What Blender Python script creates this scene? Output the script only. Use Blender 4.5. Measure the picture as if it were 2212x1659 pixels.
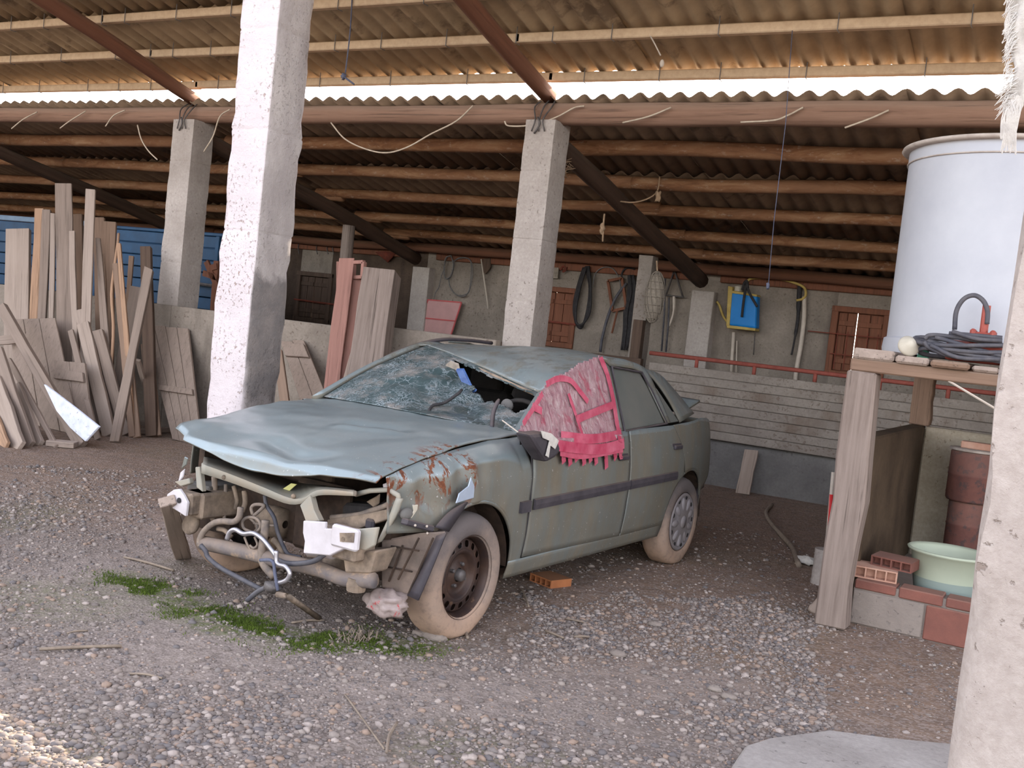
import bpy, math, random
import numpy as np
from mathutils import Vector, Matrix, noise as mnoise
random.seed(7); rng = np.random.default_rng(7)
SC = bpy.context.scene; COL = SC.collection
for o in list(bpy.data.objects): bpy.data.objects.remove(o)

# ------------------------------------------------------------------ camera
W, H = 2212.0, 1659.0
FPX, PITCH, ROLL, EYE, YAW = 2242.7, -0.0578, 0.1104, 1.545, math.radians(29.0)
_F = Vector((0, math.cos(PITCH), math.sin(PITCH))); _R0 = Vector((1, 0, 0)); _U0 = _R0.cross(_F)
_R = _R0 * math.cos(ROLL) + _U0 * math.sin(ROLL); _U = _R.cross(_F)
RZ = Matrix.Rotation(YAW, 3, 'Z')
CF, CR, CU = RZ @ _F, RZ @ _R, RZ @ _U
CAM = Vector((0, 0, EYE))
cam = bpy.data.cameras.new('camera'); camo = bpy.data.objects.new('camera', cam); COL.objects.link(camo)
cam.sensor_fit = 'HORIZONTAL'; cam.sensor_width = 36; cam.lens = FPX * 36 / W
cam.clip_start = 0.05; cam.clip_end = 500
m = Matrix.Identity(4)
for i in range(3):
    m[i][0] = CR[i]; m[i][1] = CU[i]; m[i][2] = -CF[i]; m[i][3] = CAM[i]
camo.matrix_world = m; SC.camera = camo

# ------------------------------------------------------------------ light: low winter sun behind the shed, open sky in front
SUN_EL, SUN_AZ = math.radians(31.0), math.radians(-7.0)      # azimuth from +Y towards +X
SUNV = Vector((math.sin(SUN_AZ) * math.cos(SUN_EL), math.cos(SUN_AZ) * math.cos(SUN_EL), math.sin(SUN_EL)))
world = bpy.data.worlds.new('sky'); SC.world = world; world.use_nodes = True
nt = world.node_tree; nt.nodes.clear()
sky = nt.nodes.new('ShaderNodeTexSky'); sky.sky_type = 'NISHITA'; sky.sun_disc = False
sky.sun_elevation = SUN_EL; sky.sun_rotation = SUN_AZ; sky.altitude = 300; sky.dust_density = 2.0; sky.air_density = 1.0
hs = nt.nodes.new('ShaderNodeHueSaturation'); hs.inputs['Saturation'].default_value = 0.50
tint = nt.nodes.new('ShaderNodeMix'); tint.data_type = 'RGBA'; tint.blend_type = 'MULTIPLY'; tint.inputs[0].default_value = 1
tint.inputs[7].default_value = (1.08, 1.0, 0.955, 1)
bg = nt.nodes.new('ShaderNodeBackground'); bg.inputs['Strength'].default_value = 1.0
wo = nt.nodes.new('ShaderNodeOutputWorld')
nt.links.new(sky.outputs[0], hs.inputs['Color']); nt.links.new(hs.outputs[0], tint.inputs[6])
nt.links.new(tint.outputs[2], bg.inputs['Color']); nt.links.new(bg.outputs[0], wo.inputs['Surface'])
sl = bpy.data.lights.new('sun', 'SUN'); sl.energy = 22; sl.angle = math.radians(0.55); sl.color = (1.0, 0.87, 0.70)
so = bpy.data.objects.new('sun', sl); COL.objects.link(so)
so.rotation_euler = SUNV.to_track_quat('Z', 'Y').to_euler(); so.location = SUNV * 40
SC.view_settings.view_transform = 'Standard'; SC.view_settings.look = 'None'
SC.view_settings.gamma = 1.0; SC.view_settings.use_curve_mapping = False
SC.view_settings.exposure = 0.08

# ------------------------------------------------------------------ pixel -> place helpers
def ray(px, py): return CF + CR * ((px - W / 2) / FPX) + CU * ((H / 2 - py) / FPX)
def onA(a, c, px, py):
    d = ray(px, py); return CAM + d * ((c - CAM[a]) / d[a])
def onX(px, py, x): return onA(0, x, px, py)
def onY(px, py, y): return onA(1, y, px, py)
def onZ(px, py, z=0.0): return onA(2, z, px, py)
def toPx(p):
    d = Vector(p) - CAM; z = d.dot(CF)
    return (W / 2 + FPX * d.dot(CR) / z, H / 2 - FPX * d.dot(CU) / z)
def inpoly(x, y, P):
    r = False; j = len(P) - 1
    for i in range(len(P)):
        if (P[i][1] > y) != (P[j][1] > y) and x < (P[j][0] - P[i][0]) * (y - P[i][1]) / (P[j][1] - P[i][1]) + P[i][0]: r = not r
        j = i
    return r
def lerp(a, b, t): return a + (b - a) * t
def clamp(x, a=0.0, b=1.0): return max(a, min(b, x))
def sm(x): x = clamp(x); return x * x * (3 - 2 * x)
def interp(x, T):
    if x <= T[0][0]: return T[0][1]
    for (a, u), (b, v) in zip(T, T[1:]):
        if x <= b: return lerp(u, v, (x - a) / (b - a))
    return T[-1][1]
def nz(x, y=0.0, z=0.0): return mnoise.noise(Vector((x, y, z)))

# ------------------------------------------------------------------ mesh builder
class G:
    def __init__(s): s.v = []; s.f = []
    def add(s, v, f):
        n = len(s.v); s.v += [Vector(p) for p in v]; s.f += [tuple(i + n for i in q) for q in f]; return s
    def box(s, c, d, rot=None):
        c = Vector(c); V = []
        for z in (-.5, .5):
            for y in (-.5, .5):
                for x in (-.5, .5):
                    p = Vector((x * d[0], y * d[1], z * d[2])); V.append(c + (rot @ p if rot else p))
        return s.add(V, [(0, 2, 3, 1), (4, 5, 7, 6), (0, 1, 5, 4), (2, 6, 7, 3), (0, 4, 6, 2), (1, 3, 7, 5)])
    def bx(s, a, b):
        return s.box([(a[i] + b[i]) / 2 for i in range(3)], [abs(b[i] - a[i]) for i in range(3)])
    def bar(s, p, q, w, t, hint=(0, -1, 0)):
        p, q = Vector(p), Vector(q); z = (q - p).normalized(); y = Vector(hint); y = (y - z * y.dot(z)).normalized(); x = y.cross(z)
        R = Matrix((x, y, z)).transposed(); return s.box((p + q) / 2, (w, t, (q - p).length), R)
    def tube(s, pts, r, n=8, caps=True, closed=False):
        P = [Vector(p) for p in pts]; N = len(P); rr = r if isinstance(r, (list, tuple)) else [r] * N
        up = None; V = []
        for i in range(N):
            a = P[(i - 1) % N] if closed or i > 0 else P[0]; b = P[(i + 1) % N] if closed or i < N - 1 else P[-1]
            t = (b - a); t = t.normalized() if t.length > 1e-9 else Vector((0, 0, 1))
            if up is None:
                up = Vector((0, 0, 1)) if abs(t.z) < .9 else Vector((1, 0, 0))
            up = up - t * up.dot(t); up = up.normalized() if up.length > 1e-6 else t.orthogonal().normalized()
            sd = t.cross(up)
            for k in range(n):
                a_ = 2 * math.pi * k / n; V.append(P[i] + (sd * math.cos(a_) + up * math.sin(a_)) * rr[i])
        Fc = []
        for i in range(N if closed else N - 1):
            for k in range(n):
                j = (i + 1) % N; Fc.append((i * n + k, i * n + (k + 1) % n, j * n + (k + 1) % n, j * n + k))
        if caps and not closed: Fc += [tuple(range(n))[::-1], tuple((N - 1) * n + k for k in range(n))]
        return s.add(V, Fc)
    def lathe(s, prof, n=24, M=None, capA=False, capB=False):
        V = []; M = M or Matrix.Identity(4); N = len(prof)
        for r, z in prof:
            for k in range(n):
                a = 2 * math.pi * k / n; V.append(M @ Vector((r * math.cos(a), r * math.sin(a), z)))
        Fc = [(i * n + k, i * n + (k + 1) % n, (i + 1) * n + (k + 1) % n, (i + 1) * n + k) for i in range(N - 1) for k in range(n)]
        if capA: Fc.append(tuple(range(n))[::-1])
        if capB: Fc.append(tuple((N - 1) * n + k for k in range(n)))
        return s.add(V, Fc)
    def grid(s, nu, nv, fn, keep=None):
        V = [fn(i / nu, j / nv) for i in range(nu + 1) for j in range(nv + 1)]; Fc = []
        for i in range(nu):
            for j in range(nv):
                q = (i * (nv + 1) + j, (i + 1) * (nv + 1) + j, (i + 1) * (nv + 1) + j + 1, i * (nv + 1) + j + 1)
                if keep is None or keep((V[q[0]] + V[q[1]] + V[q[2]] + V[q[3]]) / 4): Fc.append(q)
        return s.add(V, Fc)
    def prism(s, poly, vec):
        P = [Vector(p) for p in poly]; n = len(P); vec = Vector(vec)
        return s.add(P + [p + vec for p in P], [tuple(range(n)), tuple(range(2 * n - 1, n - 1, -1))] + [(i, (i + 1) % n + 0, (i + 1) % n + n, i + n)[::-1] for i in range(n)])
    def ball(s, c, r, n=12, m_=8, sc=(1, 1, 1), jit=0.0, seed=0):
        c = Vector(c); V = []; Fc = []
        for i in range(m_ + 1):
            t = math.pi * i / m_
            for k in range(n):
                a = 2 * math.pi * k / n; d = Vector((math.sin(t) * math.cos(a), math.sin(t) * math.sin(a), math.cos(t)))
                rr = r * (1 + jit * nz(d.x * 2.3 + seed, d.y * 2.3, d.z * 2.3)); V.append(c + Vector((d.x * sc[0], d.y * sc[1], d.z * sc[2])) * rr)
        for i in range(m_):
            for k in range(n): Fc.append((i * n + k, (i + 1) * n + k, (i + 1) * n + (k + 1) % n, i * n + (k + 1) % n))
        return s.add(V, Fc)

def smooth_path(pts, k=6):
    P = [Vector(p) for p in pts]
    if len(P) < 3: return P
    Q = [P[0] * 2 - P[1]] + P + [P[-1] * 2 - P[-2]]; out = []
    for i in range(1, len(Q) - 2):
        for j in range(k):
            t = j / k; a, b, c, d = Q[i - 1], Q[i], Q[i + 1], Q[i + 2]
            out.append(.5 * ((2 * b) + (c - a) * t + (2 * a - 5 * b + 4 * c - d) * t * t + (3 * b - a - 3 * c + d) * t ** 3))
    out.append(P[-1]); return out

def setp(o, label=None, cat=None, group=None, kind=None):
    if label: o['label'] = label
    if cat: o['category'] = cat
    if group: o['group'] = group
    if kind: o['kind'] = kind
    return o
def mesh_of(name, g, mt, smooth=False, off=None):
    me = bpy.data.meshes.new(name)
    me.from_pydata([(p - off if off is not None else p)[:] for p in g.v], [], g.f); me.update()
    if mt: me.materials.append(mt)
    if smooth: me.shade_smooth()
    return me
def obj(name, g, mt, parent=None, label=None, cat=None, group=None, kind=None, smooth=False, bevel=0, bseg=1, solid=0, subs=0, auto=None, local=False, origin=None, clean=True):
    """top level: verts are world, the origin goes to the base; child: verts world (or parent-local when local=True)"""
    if parent is None:
        if origin is None:
            xs = [p.x for p in g.v]; ys = [p.y for p in g.v]; zs = [p.z for p in g.v]
            origin = Vector(((min(xs) + max(xs)) / 2, (min(ys) + max(ys)) / 2, min(zs)))
        off = Vector(origin)
    else:
        off = None if local else worldloc(parent)
    me = mesh_of(name, g, mt, smooth, off)
    o = bpy.data.objects.new(name, me); COL.objects.link(o)
    if parent is None: o.location = off
    else: o.parent = parent
    if solid:
        md = o.modifiers.new('s', 'SOLIDIFY'); md.thickness = solid; md.offset = -1
    if bevel:
        md = o.modifiers.new('b', 'BEVEL'); md.width = bevel; md.segments = bseg; md.limit_method = 'ANGLE'; md.angle_limit = math.radians(40)
    if subs:
        md = o.modifiers.new('u', 'SUBSURF'); md.levels = subs; md.render_levels = subs
    if auto is not None:
        me.shade_smooth()
        try: me.set_sharp_from_angle(angle=math.radians(auto))
        except Exception: pass
    setp(o, label, cat, group, kind); return o
def worldloc(p):
    v = Vector(p.location)
    while p.parent: p = p.parent; v += Vector(p.location)
    return v
def empty(name, loc, label=None, cat=None, group=None, kind=None, parent=None):
    o = bpy.data.objects.new(name, None); COL.objects.link(o); o.empty_display_size = .1
    o.location = Vector(loc) - (worldloc(parent) if parent else Vector((0, 0, 0)))
    if parent: o.parent = parent
    return setp(o, label, cat, group, kind)
def inst(o, parent=None, loc=None, mw=None):
    c = o.copy(); COL.objects.link(c); c.parent = parent
    if loc is not None: c.location = loc
    if mw is not None: c.matrix_basis = mw
    return c

# ------------------------------------------------------------------ materials
def S(r, g, b):
    f = lambda c: (c / 255 / 12.92) if c / 255 <= .04045 else ((c / 255 + .055) / 1.055) ** 2.4
    return (f(r), f(g), f(b), 1)
class NT:
    def __init__(s, name):
        s.m = bpy.data.materials.new(name); s.m.use_nodes = True; s.t = s.m.node_tree; s.t.nodes.clear()
        s.out = s.n('ShaderNodeOutputMaterial'); s.b = s.n('ShaderNodeBsdfPrincipled'); s.l(s.b.outputs[0], s.out.inputs[0])
        s.tc = s.n('ShaderNodeTexCoord')
    def n(s, t, **k):
        x = s.t.nodes.new(t)
        for a, v in k.items(): setattr(x, a, v)
        return x
    def l(s, a, b): s.t.links.new(a, b)
    def coords(s, stretch=(1, 1, 1), rnd=True):
        mp = s.n('ShaderNodeMapping'); mp.inputs['Scale'].default_value = stretch
        if rnd:
            oi = s.n('ShaderNodeObjectInfo'); mu = s.n('ShaderNodeMath', operation='MULTIPLY'); mu.inputs[1].default_value = 37.0
            ad = s.n('ShaderNodeVectorMath', operation='ADD'); s.l(oi.outputs['Random'], mu.inputs[0]); s.l(s.tc.outputs['Object'], ad.inputs[0]); s.l(mu.outputs[0], ad.inputs[1]); s.l(ad.outputs[0], mp.inputs[0])
        else: s.l(s.tc.outputs['Object'], mp.inputs[0])
        return mp.outputs[0]
    def noise(s, vec, scale, detail=6, rough=.6, dist=0.0):
        x = s.n('ShaderNodeTexNoise'); x.inputs['Scale'].default_value = scale; x.inputs['Detail'].default_value = detail; x.inputs['Roughness'].default_value = rough; x.inputs['Distortion'].default_value = dist
        s.l(vec, x.inputs['Vector']); return x.outputs[0]
    def voro(s, vec, scale, feature='F1', out=0, rand=1.0):
        x = s.n('ShaderNodeTexVoronoi', feature=feature); x.inputs['Scale'].default_value = scale; x.inputs['Randomness'].default_value = rand; s.l(vec, x.inputs['Vector']); return x.outputs[out]
    def ramp(s, fac, stops):
        x = s.n('ShaderNodeValToRGB'); e = x.color_ramp.elements
        while len(e) < len(stops): e.new(.5)
        for i, (p, c) in enumerate(stops):
            e[i].position = p; e[i].color = c if not isinstance(c, (int, float)) else (c, c, c, 1)
        s.l(fac, x.inputs[0]); return x.outputs[0]
    def mix(s, fac, a, b, mode='MIX'):
        x = s.n('ShaderNodeMix', data_type='RGBA', blend_type=mode)
        for i, v in ((0, fac), (6, a), (7, b)):
            if isinstance(v, (int, float)): x.inputs[i].default_value = v
            elif isinstance(v, tuple): x.inputs[i].default_value = v
            else: s.l(v, x.inputs[i])
        return x.outputs[2]
    def math(s, op, a, b=0.0, c=0.0):
        x = s.n('ShaderNodeMath', operation=op)
        for i, v in enumerate((a, b, c)):
            if isinstance(v, (int, float)): x.inputs[i].default_value = v
            else: s.l(v, x.inputs[i])
        return x.outputs[0]
    def attr(s, name):
        x = s.n('ShaderNodeAttribute', attribute_name=name); return x.outputs['Fac']
    def upz(s):
        g = s.n('ShaderNodeNewGeometry'); sp = s.n('ShaderNodeSeparateXYZ'); s.l(g.outputs['Normal'], sp.inputs[0]); return sp.outputs['Z']
    def xyz(s, src='Object'):
        sp = s.n('ShaderNodeSeparateXYZ'); s.l(s.tc.outputs[src], sp.inputs[0]); return sp.outputs
    def bump(s, h, strength=.3, dist=.01, prev=None):
        x = s.n('ShaderNodeBump'); x.inputs['Strength'].default_value = strength; x.inputs['Distance'].default_value = dist
        s.l(h, x.inputs['Height'])
        if prev is not None: s.l(prev, x.inputs['Normal'])
        return x.outputs[0]
    def fin(s, col, rough=.85, metal=0, normal=None, spec=.3, coat=0, alpha=None):
        b = s.b
        if isinstance(col, tuple): b.inputs['Base Color'].default_value = col
        else: s.l(col, b.inputs['Base Color'])
        if isinstance(rough, (int, float)): b.inputs['Roughness'].default_value = rough
        else: s.l(rough, b.inputs['Roughness'])
        b.inputs['Metallic'].default_value = metal if isinstance(metal, (int, float)) else 0
        b.inputs['Specular IOR Level'].default_value = spec; b.inputs['Coat Weight'].default_value = coat
        if normal is not None: s.l(normal, b.inputs['Normal'])
        if alpha is not None: s.l(alpha, b.inputs['Alpha'])
        return s.m
def mat(name, c1, c2=None, scale=4, rough=.85, bump=.3, bscale=40, bdist=.006, metal=0, stretch=(1, 1, 1), spots=None, dust=None, spec=.3, coat=0):
    t = NT(name); v = t.coords(stretch); c2 = c2 or c1
    n = t.noise(v, scale, 8, .62); col = t.ramp(n, [(.32, c1), (.68, c2)])
    if spots:                                   # (colour, scale, threshold)
        n2 = t.noise(v, spots[1], 6, .65); col = t.mix(t.ramp(n2, [(spots[2], 0), (spots[2] + .07, 1)]), col, spots[0])
    if dust:                                    # (colour, amount): settles on faces that look up
        u = t.math('MULTIPLY', t.ramp(t.upz(), [(.1, .15), (.9, 1)]), dust[1]); col = t.mix(u, col, dust[0])
    nb = t.noise(v, bscale, 8, .65)
    return t.fin(col, rough, metal, t.bump(nb, bump, bdist), spec, coat)
# ------------------------------------------------------------------ material set
def wood(name, c1, c2, crack=S(60, 52, 46), rough=.85, dust=None, grain=26, crk=.5):
    t = NT(name); v = t.coords((1, 1, .045)); n = t.noise(v, grain, 8, .7, .4); col = t.ramp(n, [(.3, c1), (.7, c2)])
    v2 = t.coords((1, 1, 1)); col = t.mix(t.ramp(t.noise(v2, 2.2, 5), [(.35, 0), (.75, .45)]), col, c1)
    ck = t.ramp(t.noise(t.coords((1, 1, .02)), 55, 4, .6, .2), [(.60, 0), (.68, 1)]); col = t.mix(t.math('MULTIPLY', ck, crk), col, crack)
    if dust:
        u = t.math('MULTIPLY', t.ramp(t.upz(), [(.05, .1), (.8, 1)]), dust[1]); col = t.mix(u, col, dust[0])
    return t.fin(col, rough, 0, t.bump(t.math('SUBTRACT', n, ck), .55, .006), .2)
def concrete(name, c1, c2, pit=S(120, 110, 105), pits=.62, bump=.5, stain=None):
    t = NT(name); v = t.coords((1, 1, 1)); col = t.ramp(t.noise(v, 2.5, 8, .6), [(.3, c1), (.7, c2)])
    fine = t.noise(v, 38, 6, .7); col = t.mix(t.ramp(fine, [(.35, .30), (.65, 0)]), col, pit)
    pm = t.math('MULTIPLY', t.ramp(t.noise(v, 30, 4, .6), [(pits, 0), (pits + .06, 1)]), t.ramp(t.noise(v, 1.7, 3), [(.42, 0), (.58, 1)])); col = t.mix(t.math('MULTIPLY', pm, .7), col, pit)
    if stain:
        x = t.coords((1, 1, .25)); col = t.mix(t.ramp(t.noise(x, 2.2, 5), [(.55, 0), (.7, .8)]), col, stain)
    h = t.math('SUBTRACT', t.math('MULTIPLY', t.noise(v, 14, 9, .7), 1.0), t.math('MULTIPLY', pm, .6))
    return t.fin(col, .92, 0, t.bump(h, bump, .02), .15)
MT = {}
MT['conc_white'] = concrete('weathered pale concrete', S(214, 202, 200), S(196, 184, 182), S(142, 122, 112), .60)
MT['conc_gray'] = concrete('grey concrete', S(186, 175, 167), S(160, 149, 141), S(116, 104, 96))
MT['conc_dark'] = concrete('dark damp concrete', S(126, 122, 118), S(102, 98, 96), S(84, 78, 74))
MT['conc_wall'] = concrete('old plaster', S(150, 138, 126), S(122, 112, 102), S(96, 82, 72), .60, .4, stain=S(98, 88, 80))
MT['conc_panel'] = concrete('pale lime concrete', S(152, 142, 132), S(126, 116, 108), S(104, 88, 76), .56, .4, stain=S(112, 96, 84))
MT['conc_bin'] = concrete('stained bin render', S(186, 174, 156), S(158, 146, 128), S(112, 94, 74), .62, .3, stain=S(108, 88, 68))
MT['conc_pillar'] = concrete('pale rough pillar', S(188, 176, 168), S(166, 154, 146), S(120, 104, 94), .62, .6)
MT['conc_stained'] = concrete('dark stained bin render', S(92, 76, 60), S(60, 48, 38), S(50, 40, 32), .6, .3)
MT['conc_wall_dark'] = concrete('dark brown wall render', S(96, 80, 68), S(70, 58, 50), S(60, 48, 40), .6, .5, stain=S(56, 46, 40))  # darker brown tone for the back wall panels left of column A
MT['mortar'] = concrete('mortar', S(150, 138, 128), S(128, 116, 108))
MT['brick'] = mat('red brick', S(132, 82, 70), S(108, 68, 60), 6, .9, .4, 60, dust=(S(140, 112, 98), .5))
MT['brick_pale'] = mat('dusty hollow brick', S(176, 132, 112), S(196, 158, 138), 9, .9, .3, 60)
MT['brick_orange'] = mat('orange hollow brick', S(168, 104, 64), S(146, 88, 54), 9, .9, .3, 60, dust=(S(150, 118, 92), .5))
MT['wood_gray'] = wood('weathered grey wood', S(136, 119, 108), S(104, 90, 81), dust=(S(150, 132, 118), .6))
MT['wood_pale'] = wood('pale grey wood', S(162, 145, 133), S(128, 112, 101), dust=(S(160, 142, 128), .6))
MT['wood_brown'] = wood('brown wood', S(134, 108, 90), S(102, 80, 66), dust=(S(146, 126, 110), .5))
MT['wood_tan'] = wood('tan sawn wood', S(172, 138, 112), S(140, 110, 88))
MT['wood_pink'] = wood('faded pink painted wood', S(160, 118, 106), S(134, 98, 88), crk=.25)
MT['wood_dark'] = wood('dark old timber', S(96, 78, 66), S(66, 52, 44))
MT['wood_post'] = wood('cracked grey post', S(146, 130, 120), S(98, 84, 76), crk=.85)
MT['wood_rust'] = wood('red brown shutter wood', S(128, 82, 62), S(96, 64, 50))
MT['white_board'] = mat('chalky white board', S(216, 218, 230), S(190, 192, 204), 14, .8, .3, 60, spots=(S(140, 136, 140), 24, .6))
def logmat():
    t = NT('peeling round timber'); v = t.coords((1, 1, .22)); n = t.noise(v, 9, 8, .68, .6)
    col = t.ramp(n, [(.28, S(84, 54, 38)), (.48, S(134, 94, 66)), (.62, S(158, 122, 92)), (.78, S(186, 156, 128))])
    v2 = t.coords((1, 1, .5)); col = t.mix(t.ramp(t.noise(v2, 22, 6, .7), [(.58, 0), (.68, .7)]), col, S(176, 158, 142))
    col = t.mix(t.ramp(t.noise(v, 3, 4), [(.45, 0), (.7, .75)]), col, S(150, 112, 86))
    return t.fin(col, .8, 0, t.bump(n, .6, .012), .25)
MT['log'] = logmat()
MT['log_gray'] = wood('greyed round timber', S(148, 116, 98), S(112, 82, 66), grain=16, dust=(S(158, 134, 118), .7))
MT['log_dark'] = wood('dark round rafter', S(84, 62, 50), S(56, 42, 34), grain=14, dust=(S(130, 112, 98), .45))
MT['log_red'] = wood('red brown round rafter', S(122, 80, 60), S(82, 54, 42), grain=10, crk=.2, dust=(S(158, 130, 112), .4))
MT['fibre'] = mat('fibre cement sheet', S(176, 154, 124), S(148, 128, 102), 3, .95, .25, 60, stretch=(1, 1, 1), spots=(S(120, 102, 82), 1.6, .58))
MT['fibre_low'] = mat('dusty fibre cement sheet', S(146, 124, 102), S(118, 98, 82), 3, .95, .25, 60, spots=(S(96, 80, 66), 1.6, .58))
MT['purlin'] = mat('prestressed concrete purlin', S(200, 174, 144), S(182, 156, 128), 18, .95, .4, 80)
MT['rust'] = mat('rusty iron', S(128, 62, 46), S(96, 52, 42), 16, .85, .4, 50)
MT['rust_pink'] = mat('red lead painted pipe', S(150, 80, 68), S(128, 66, 56), 16, .75, .3, 50)
MT['iron'] = mat('grey iron', S(110, 104, 102), S(84, 78, 76), 20, .6, .3, 60, metal=.5)
MT['rust_barrel'] = mat('rusty red barrel', S(126, 80, 70), S(100, 64, 60), 9, .9, .4, 40, spots=(S(82, 64, 64), 12, .54), dust=(S(150, 124, 110), .6))
MT['black'] = mat('black rubber', S(36, 34, 36), S(58, 54, 54), 20, .75, .25, 50)
MT['black_plastic'] = mat('dusty black plastic', S(44, 42, 50), S(66, 62, 68), 10, .6, .2, 60, dust=(S(140, 120, 104), .32))
MT['dusty_rubber'] = mat('clay dusted tyre', S(168, 140, 120), S(126, 110, 102), 2.6, .95, .3, 60)
t = NT('clay caked tyre'); v = t.coords((1, 1, 1)); zz_ = t.math('ADD', t.xyz()[2], t.math('MULTIPLY', t.noise(t.coords((1, 1, 1)), 5, 7, .65), .55))
cl_ = t.ramp(t.math('ADD', zz_, .25), [(.25, S(170, 142, 122)), (.55, S(142, 124, 112)), (.78, S(100, 92, 90))]); cl_ = t.mix(t.ramp(t.noise(v, 24, 6, .7), [(.5, 0), (.7, .4)]), cl_, S(92, 84, 82))
MT['dusty_rubber'] = t.fin(cl_, .95, 0, t.bump(t.noise(v, 45, 6, .7), .4, .006), .15)
MT['dusty_metal'] = mat('clay dusted metal', S(156, 136, 117), S(92, 80, 70), 10, .85, .3, 60)
MT['dusty_dark'] = mat('dusty dark machinery', S(78, 61, 50), S(40, 33, 29), 10, .9, .3, 60)
MT['hose'] = mat('dusty hose', S(150, 132, 116), S(96, 88, 84), 14, .8, .2, 60)
MT['hose_blk'] = mat('black hose', S(62, 62, 70), S(92, 88, 90), 14, .6, .2, 60)
MT['white_metal'] = mat('white primed bracket', S(204, 196, 198), S(182, 174, 174), 7, .55, .15, 40, spots=(S(190, 170, 150), 5, .6))
MT['steel'] = mat('bare steel hook', S(190, 186, 190), S(160, 156, 160), 14, .35, .15, 60, metal=.8)
MT['green_metal'] = mat('dusty green primed metal', S(144, 142, 132), S(158, 144, 126), 7, .7, .2, 40)
MT['rim'] = mat('black steel wheel', S(44, 37, 38), S(74, 54, 44), 7, .45, .25, 60, metal=.2, spots=(S(128, 98, 76), 6, .64))
MT['hubcap'] = mat('grey hubcap', S(134, 128, 130), S(118, 108, 104), 5, .6, .15, 50)
MT['glass_dusty'] = mat('dusty window glass', S(84, 88, 84), S(100, 98, 92), 3, .55, .1, 60, spec=.4)
MT['interior'] = mat('dark car interior', S(40, 38, 38), S(60, 54, 50), 6, .9, .2, 40)
MT['interior_gray'] = mat('grey car trim', S(112, 108, 104), S(92, 88, 84), 6, .8, .2, 40)
MT['tank'] = mat('white plastic tank', S(180, 180, 184), S(166, 166, 172), 2.2, .55, .06, 60, spots=(S(178, 172, 170), 3, .66))
MT['tank_rim'] = mat('dusty tank rim', S(186, 174, 164), S(160, 146, 136), 14, .8, .2, 60)
MT['blue'] = mat('blue painted steel', S(36, 72, 104), S(30, 58, 84), 5, .6, .15, 50, spots=(S(98, 86, 84), 6, .66))
MT['blue_pale'] = mat('faded blue paint', S(122, 142, 162), S(104, 122, 142), 7, .7, .2, 50)
MT['blue_plastic'] = mat('bright blue tank plastic', S(18, 122, 196), S(22, 112, 178), 4, .5, .1, 50)
MT['yellow'] = mat('yellowed frame', S(186, 160, 92), S(160, 134, 74), 10, .7, .15, 50)
MT['cable'] = mat('beige cable', S(196, 180, 160), S(170, 152, 134), 20, .8, .2, 60)
MT['twine_blue'] = mat('blue twine', S(76, 78, 96), S(96, 98, 112), 40, .9, .3, 90)
MT['rope'] = mat('straw rope', S(178, 150, 122), S(150, 122, 98), 40, .95, .4, 90)
MT['wire'] = mat('grey wire', S(120, 116, 114), S(92, 88, 86), 30, .6, .2, 60)
MT['pipe_white'] = mat('dull white pipe', S(196, 182, 168), S(176, 162, 148), 10, .7, .1, 60)
MT['net'] = mat('grey net', S(150, 138, 124), S(118, 108, 98), 30, .95, .3, 90)
MT['pump_red'] = mat('red pump paint', S(158, 78, 66), S(134, 66, 58), 8, .55, .2, 60)
MT['basin'] = mat('pale green basin plastic', S(178, 184, 162), S(164, 170, 150), 2, .5, .05, 60)
MT['basin_water'] = mat('basin lower band', S(132, 146, 140), S(142, 152, 144), 2, .45, .05, 60)
MT['teal'] = mat('teal plastic', S(88, 150, 124), S(80, 138, 116), 8, .6, .1, 60)
MT['lamp_cream'] = mat('cream lamp shell', S(196, 188, 172), S(180, 170, 152), 8, .55, .1, 60)
MT['cloth'] = mat('white frayed sack cloth', S(206, 199, 190), S(184, 177, 170), 40, .95, .5, 140)
MT['bag'] = mat('crumpled white bag', S(160, 144, 138), S(128, 112, 106), 14, .5, .5, 30, spots=(S(168, 40, 48), 16, .60))
MT['red_paint'] = mat('red stick paint', S(198, 42, 44), S(178, 40, 42), 8, .6, .1, 60)
MT['pink_board'] = mat('faded pink board', S(196, 150, 146), S(182, 140, 136), 6, .85, .2, 60)
MT['red_line'] = mat('red painted frame', S(196, 92, 92), S(180, 84, 84), 6, .8, .2, 60)
MT['sticker'] = mat('yellow warning sticker', S(190, 186, 116), S(176, 170, 110), 6, .6, .05, 60)
MT['blue_glass'] = mat('blue broken glass', S(44, 70, 120), S(70, 100, 150), 20, .3, .3, 30, spec=.5)
MT['straw'] = mat('dry straw', S(146, 130, 114), S(118, 104, 92), 20, .9, .2, 60)

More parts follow.
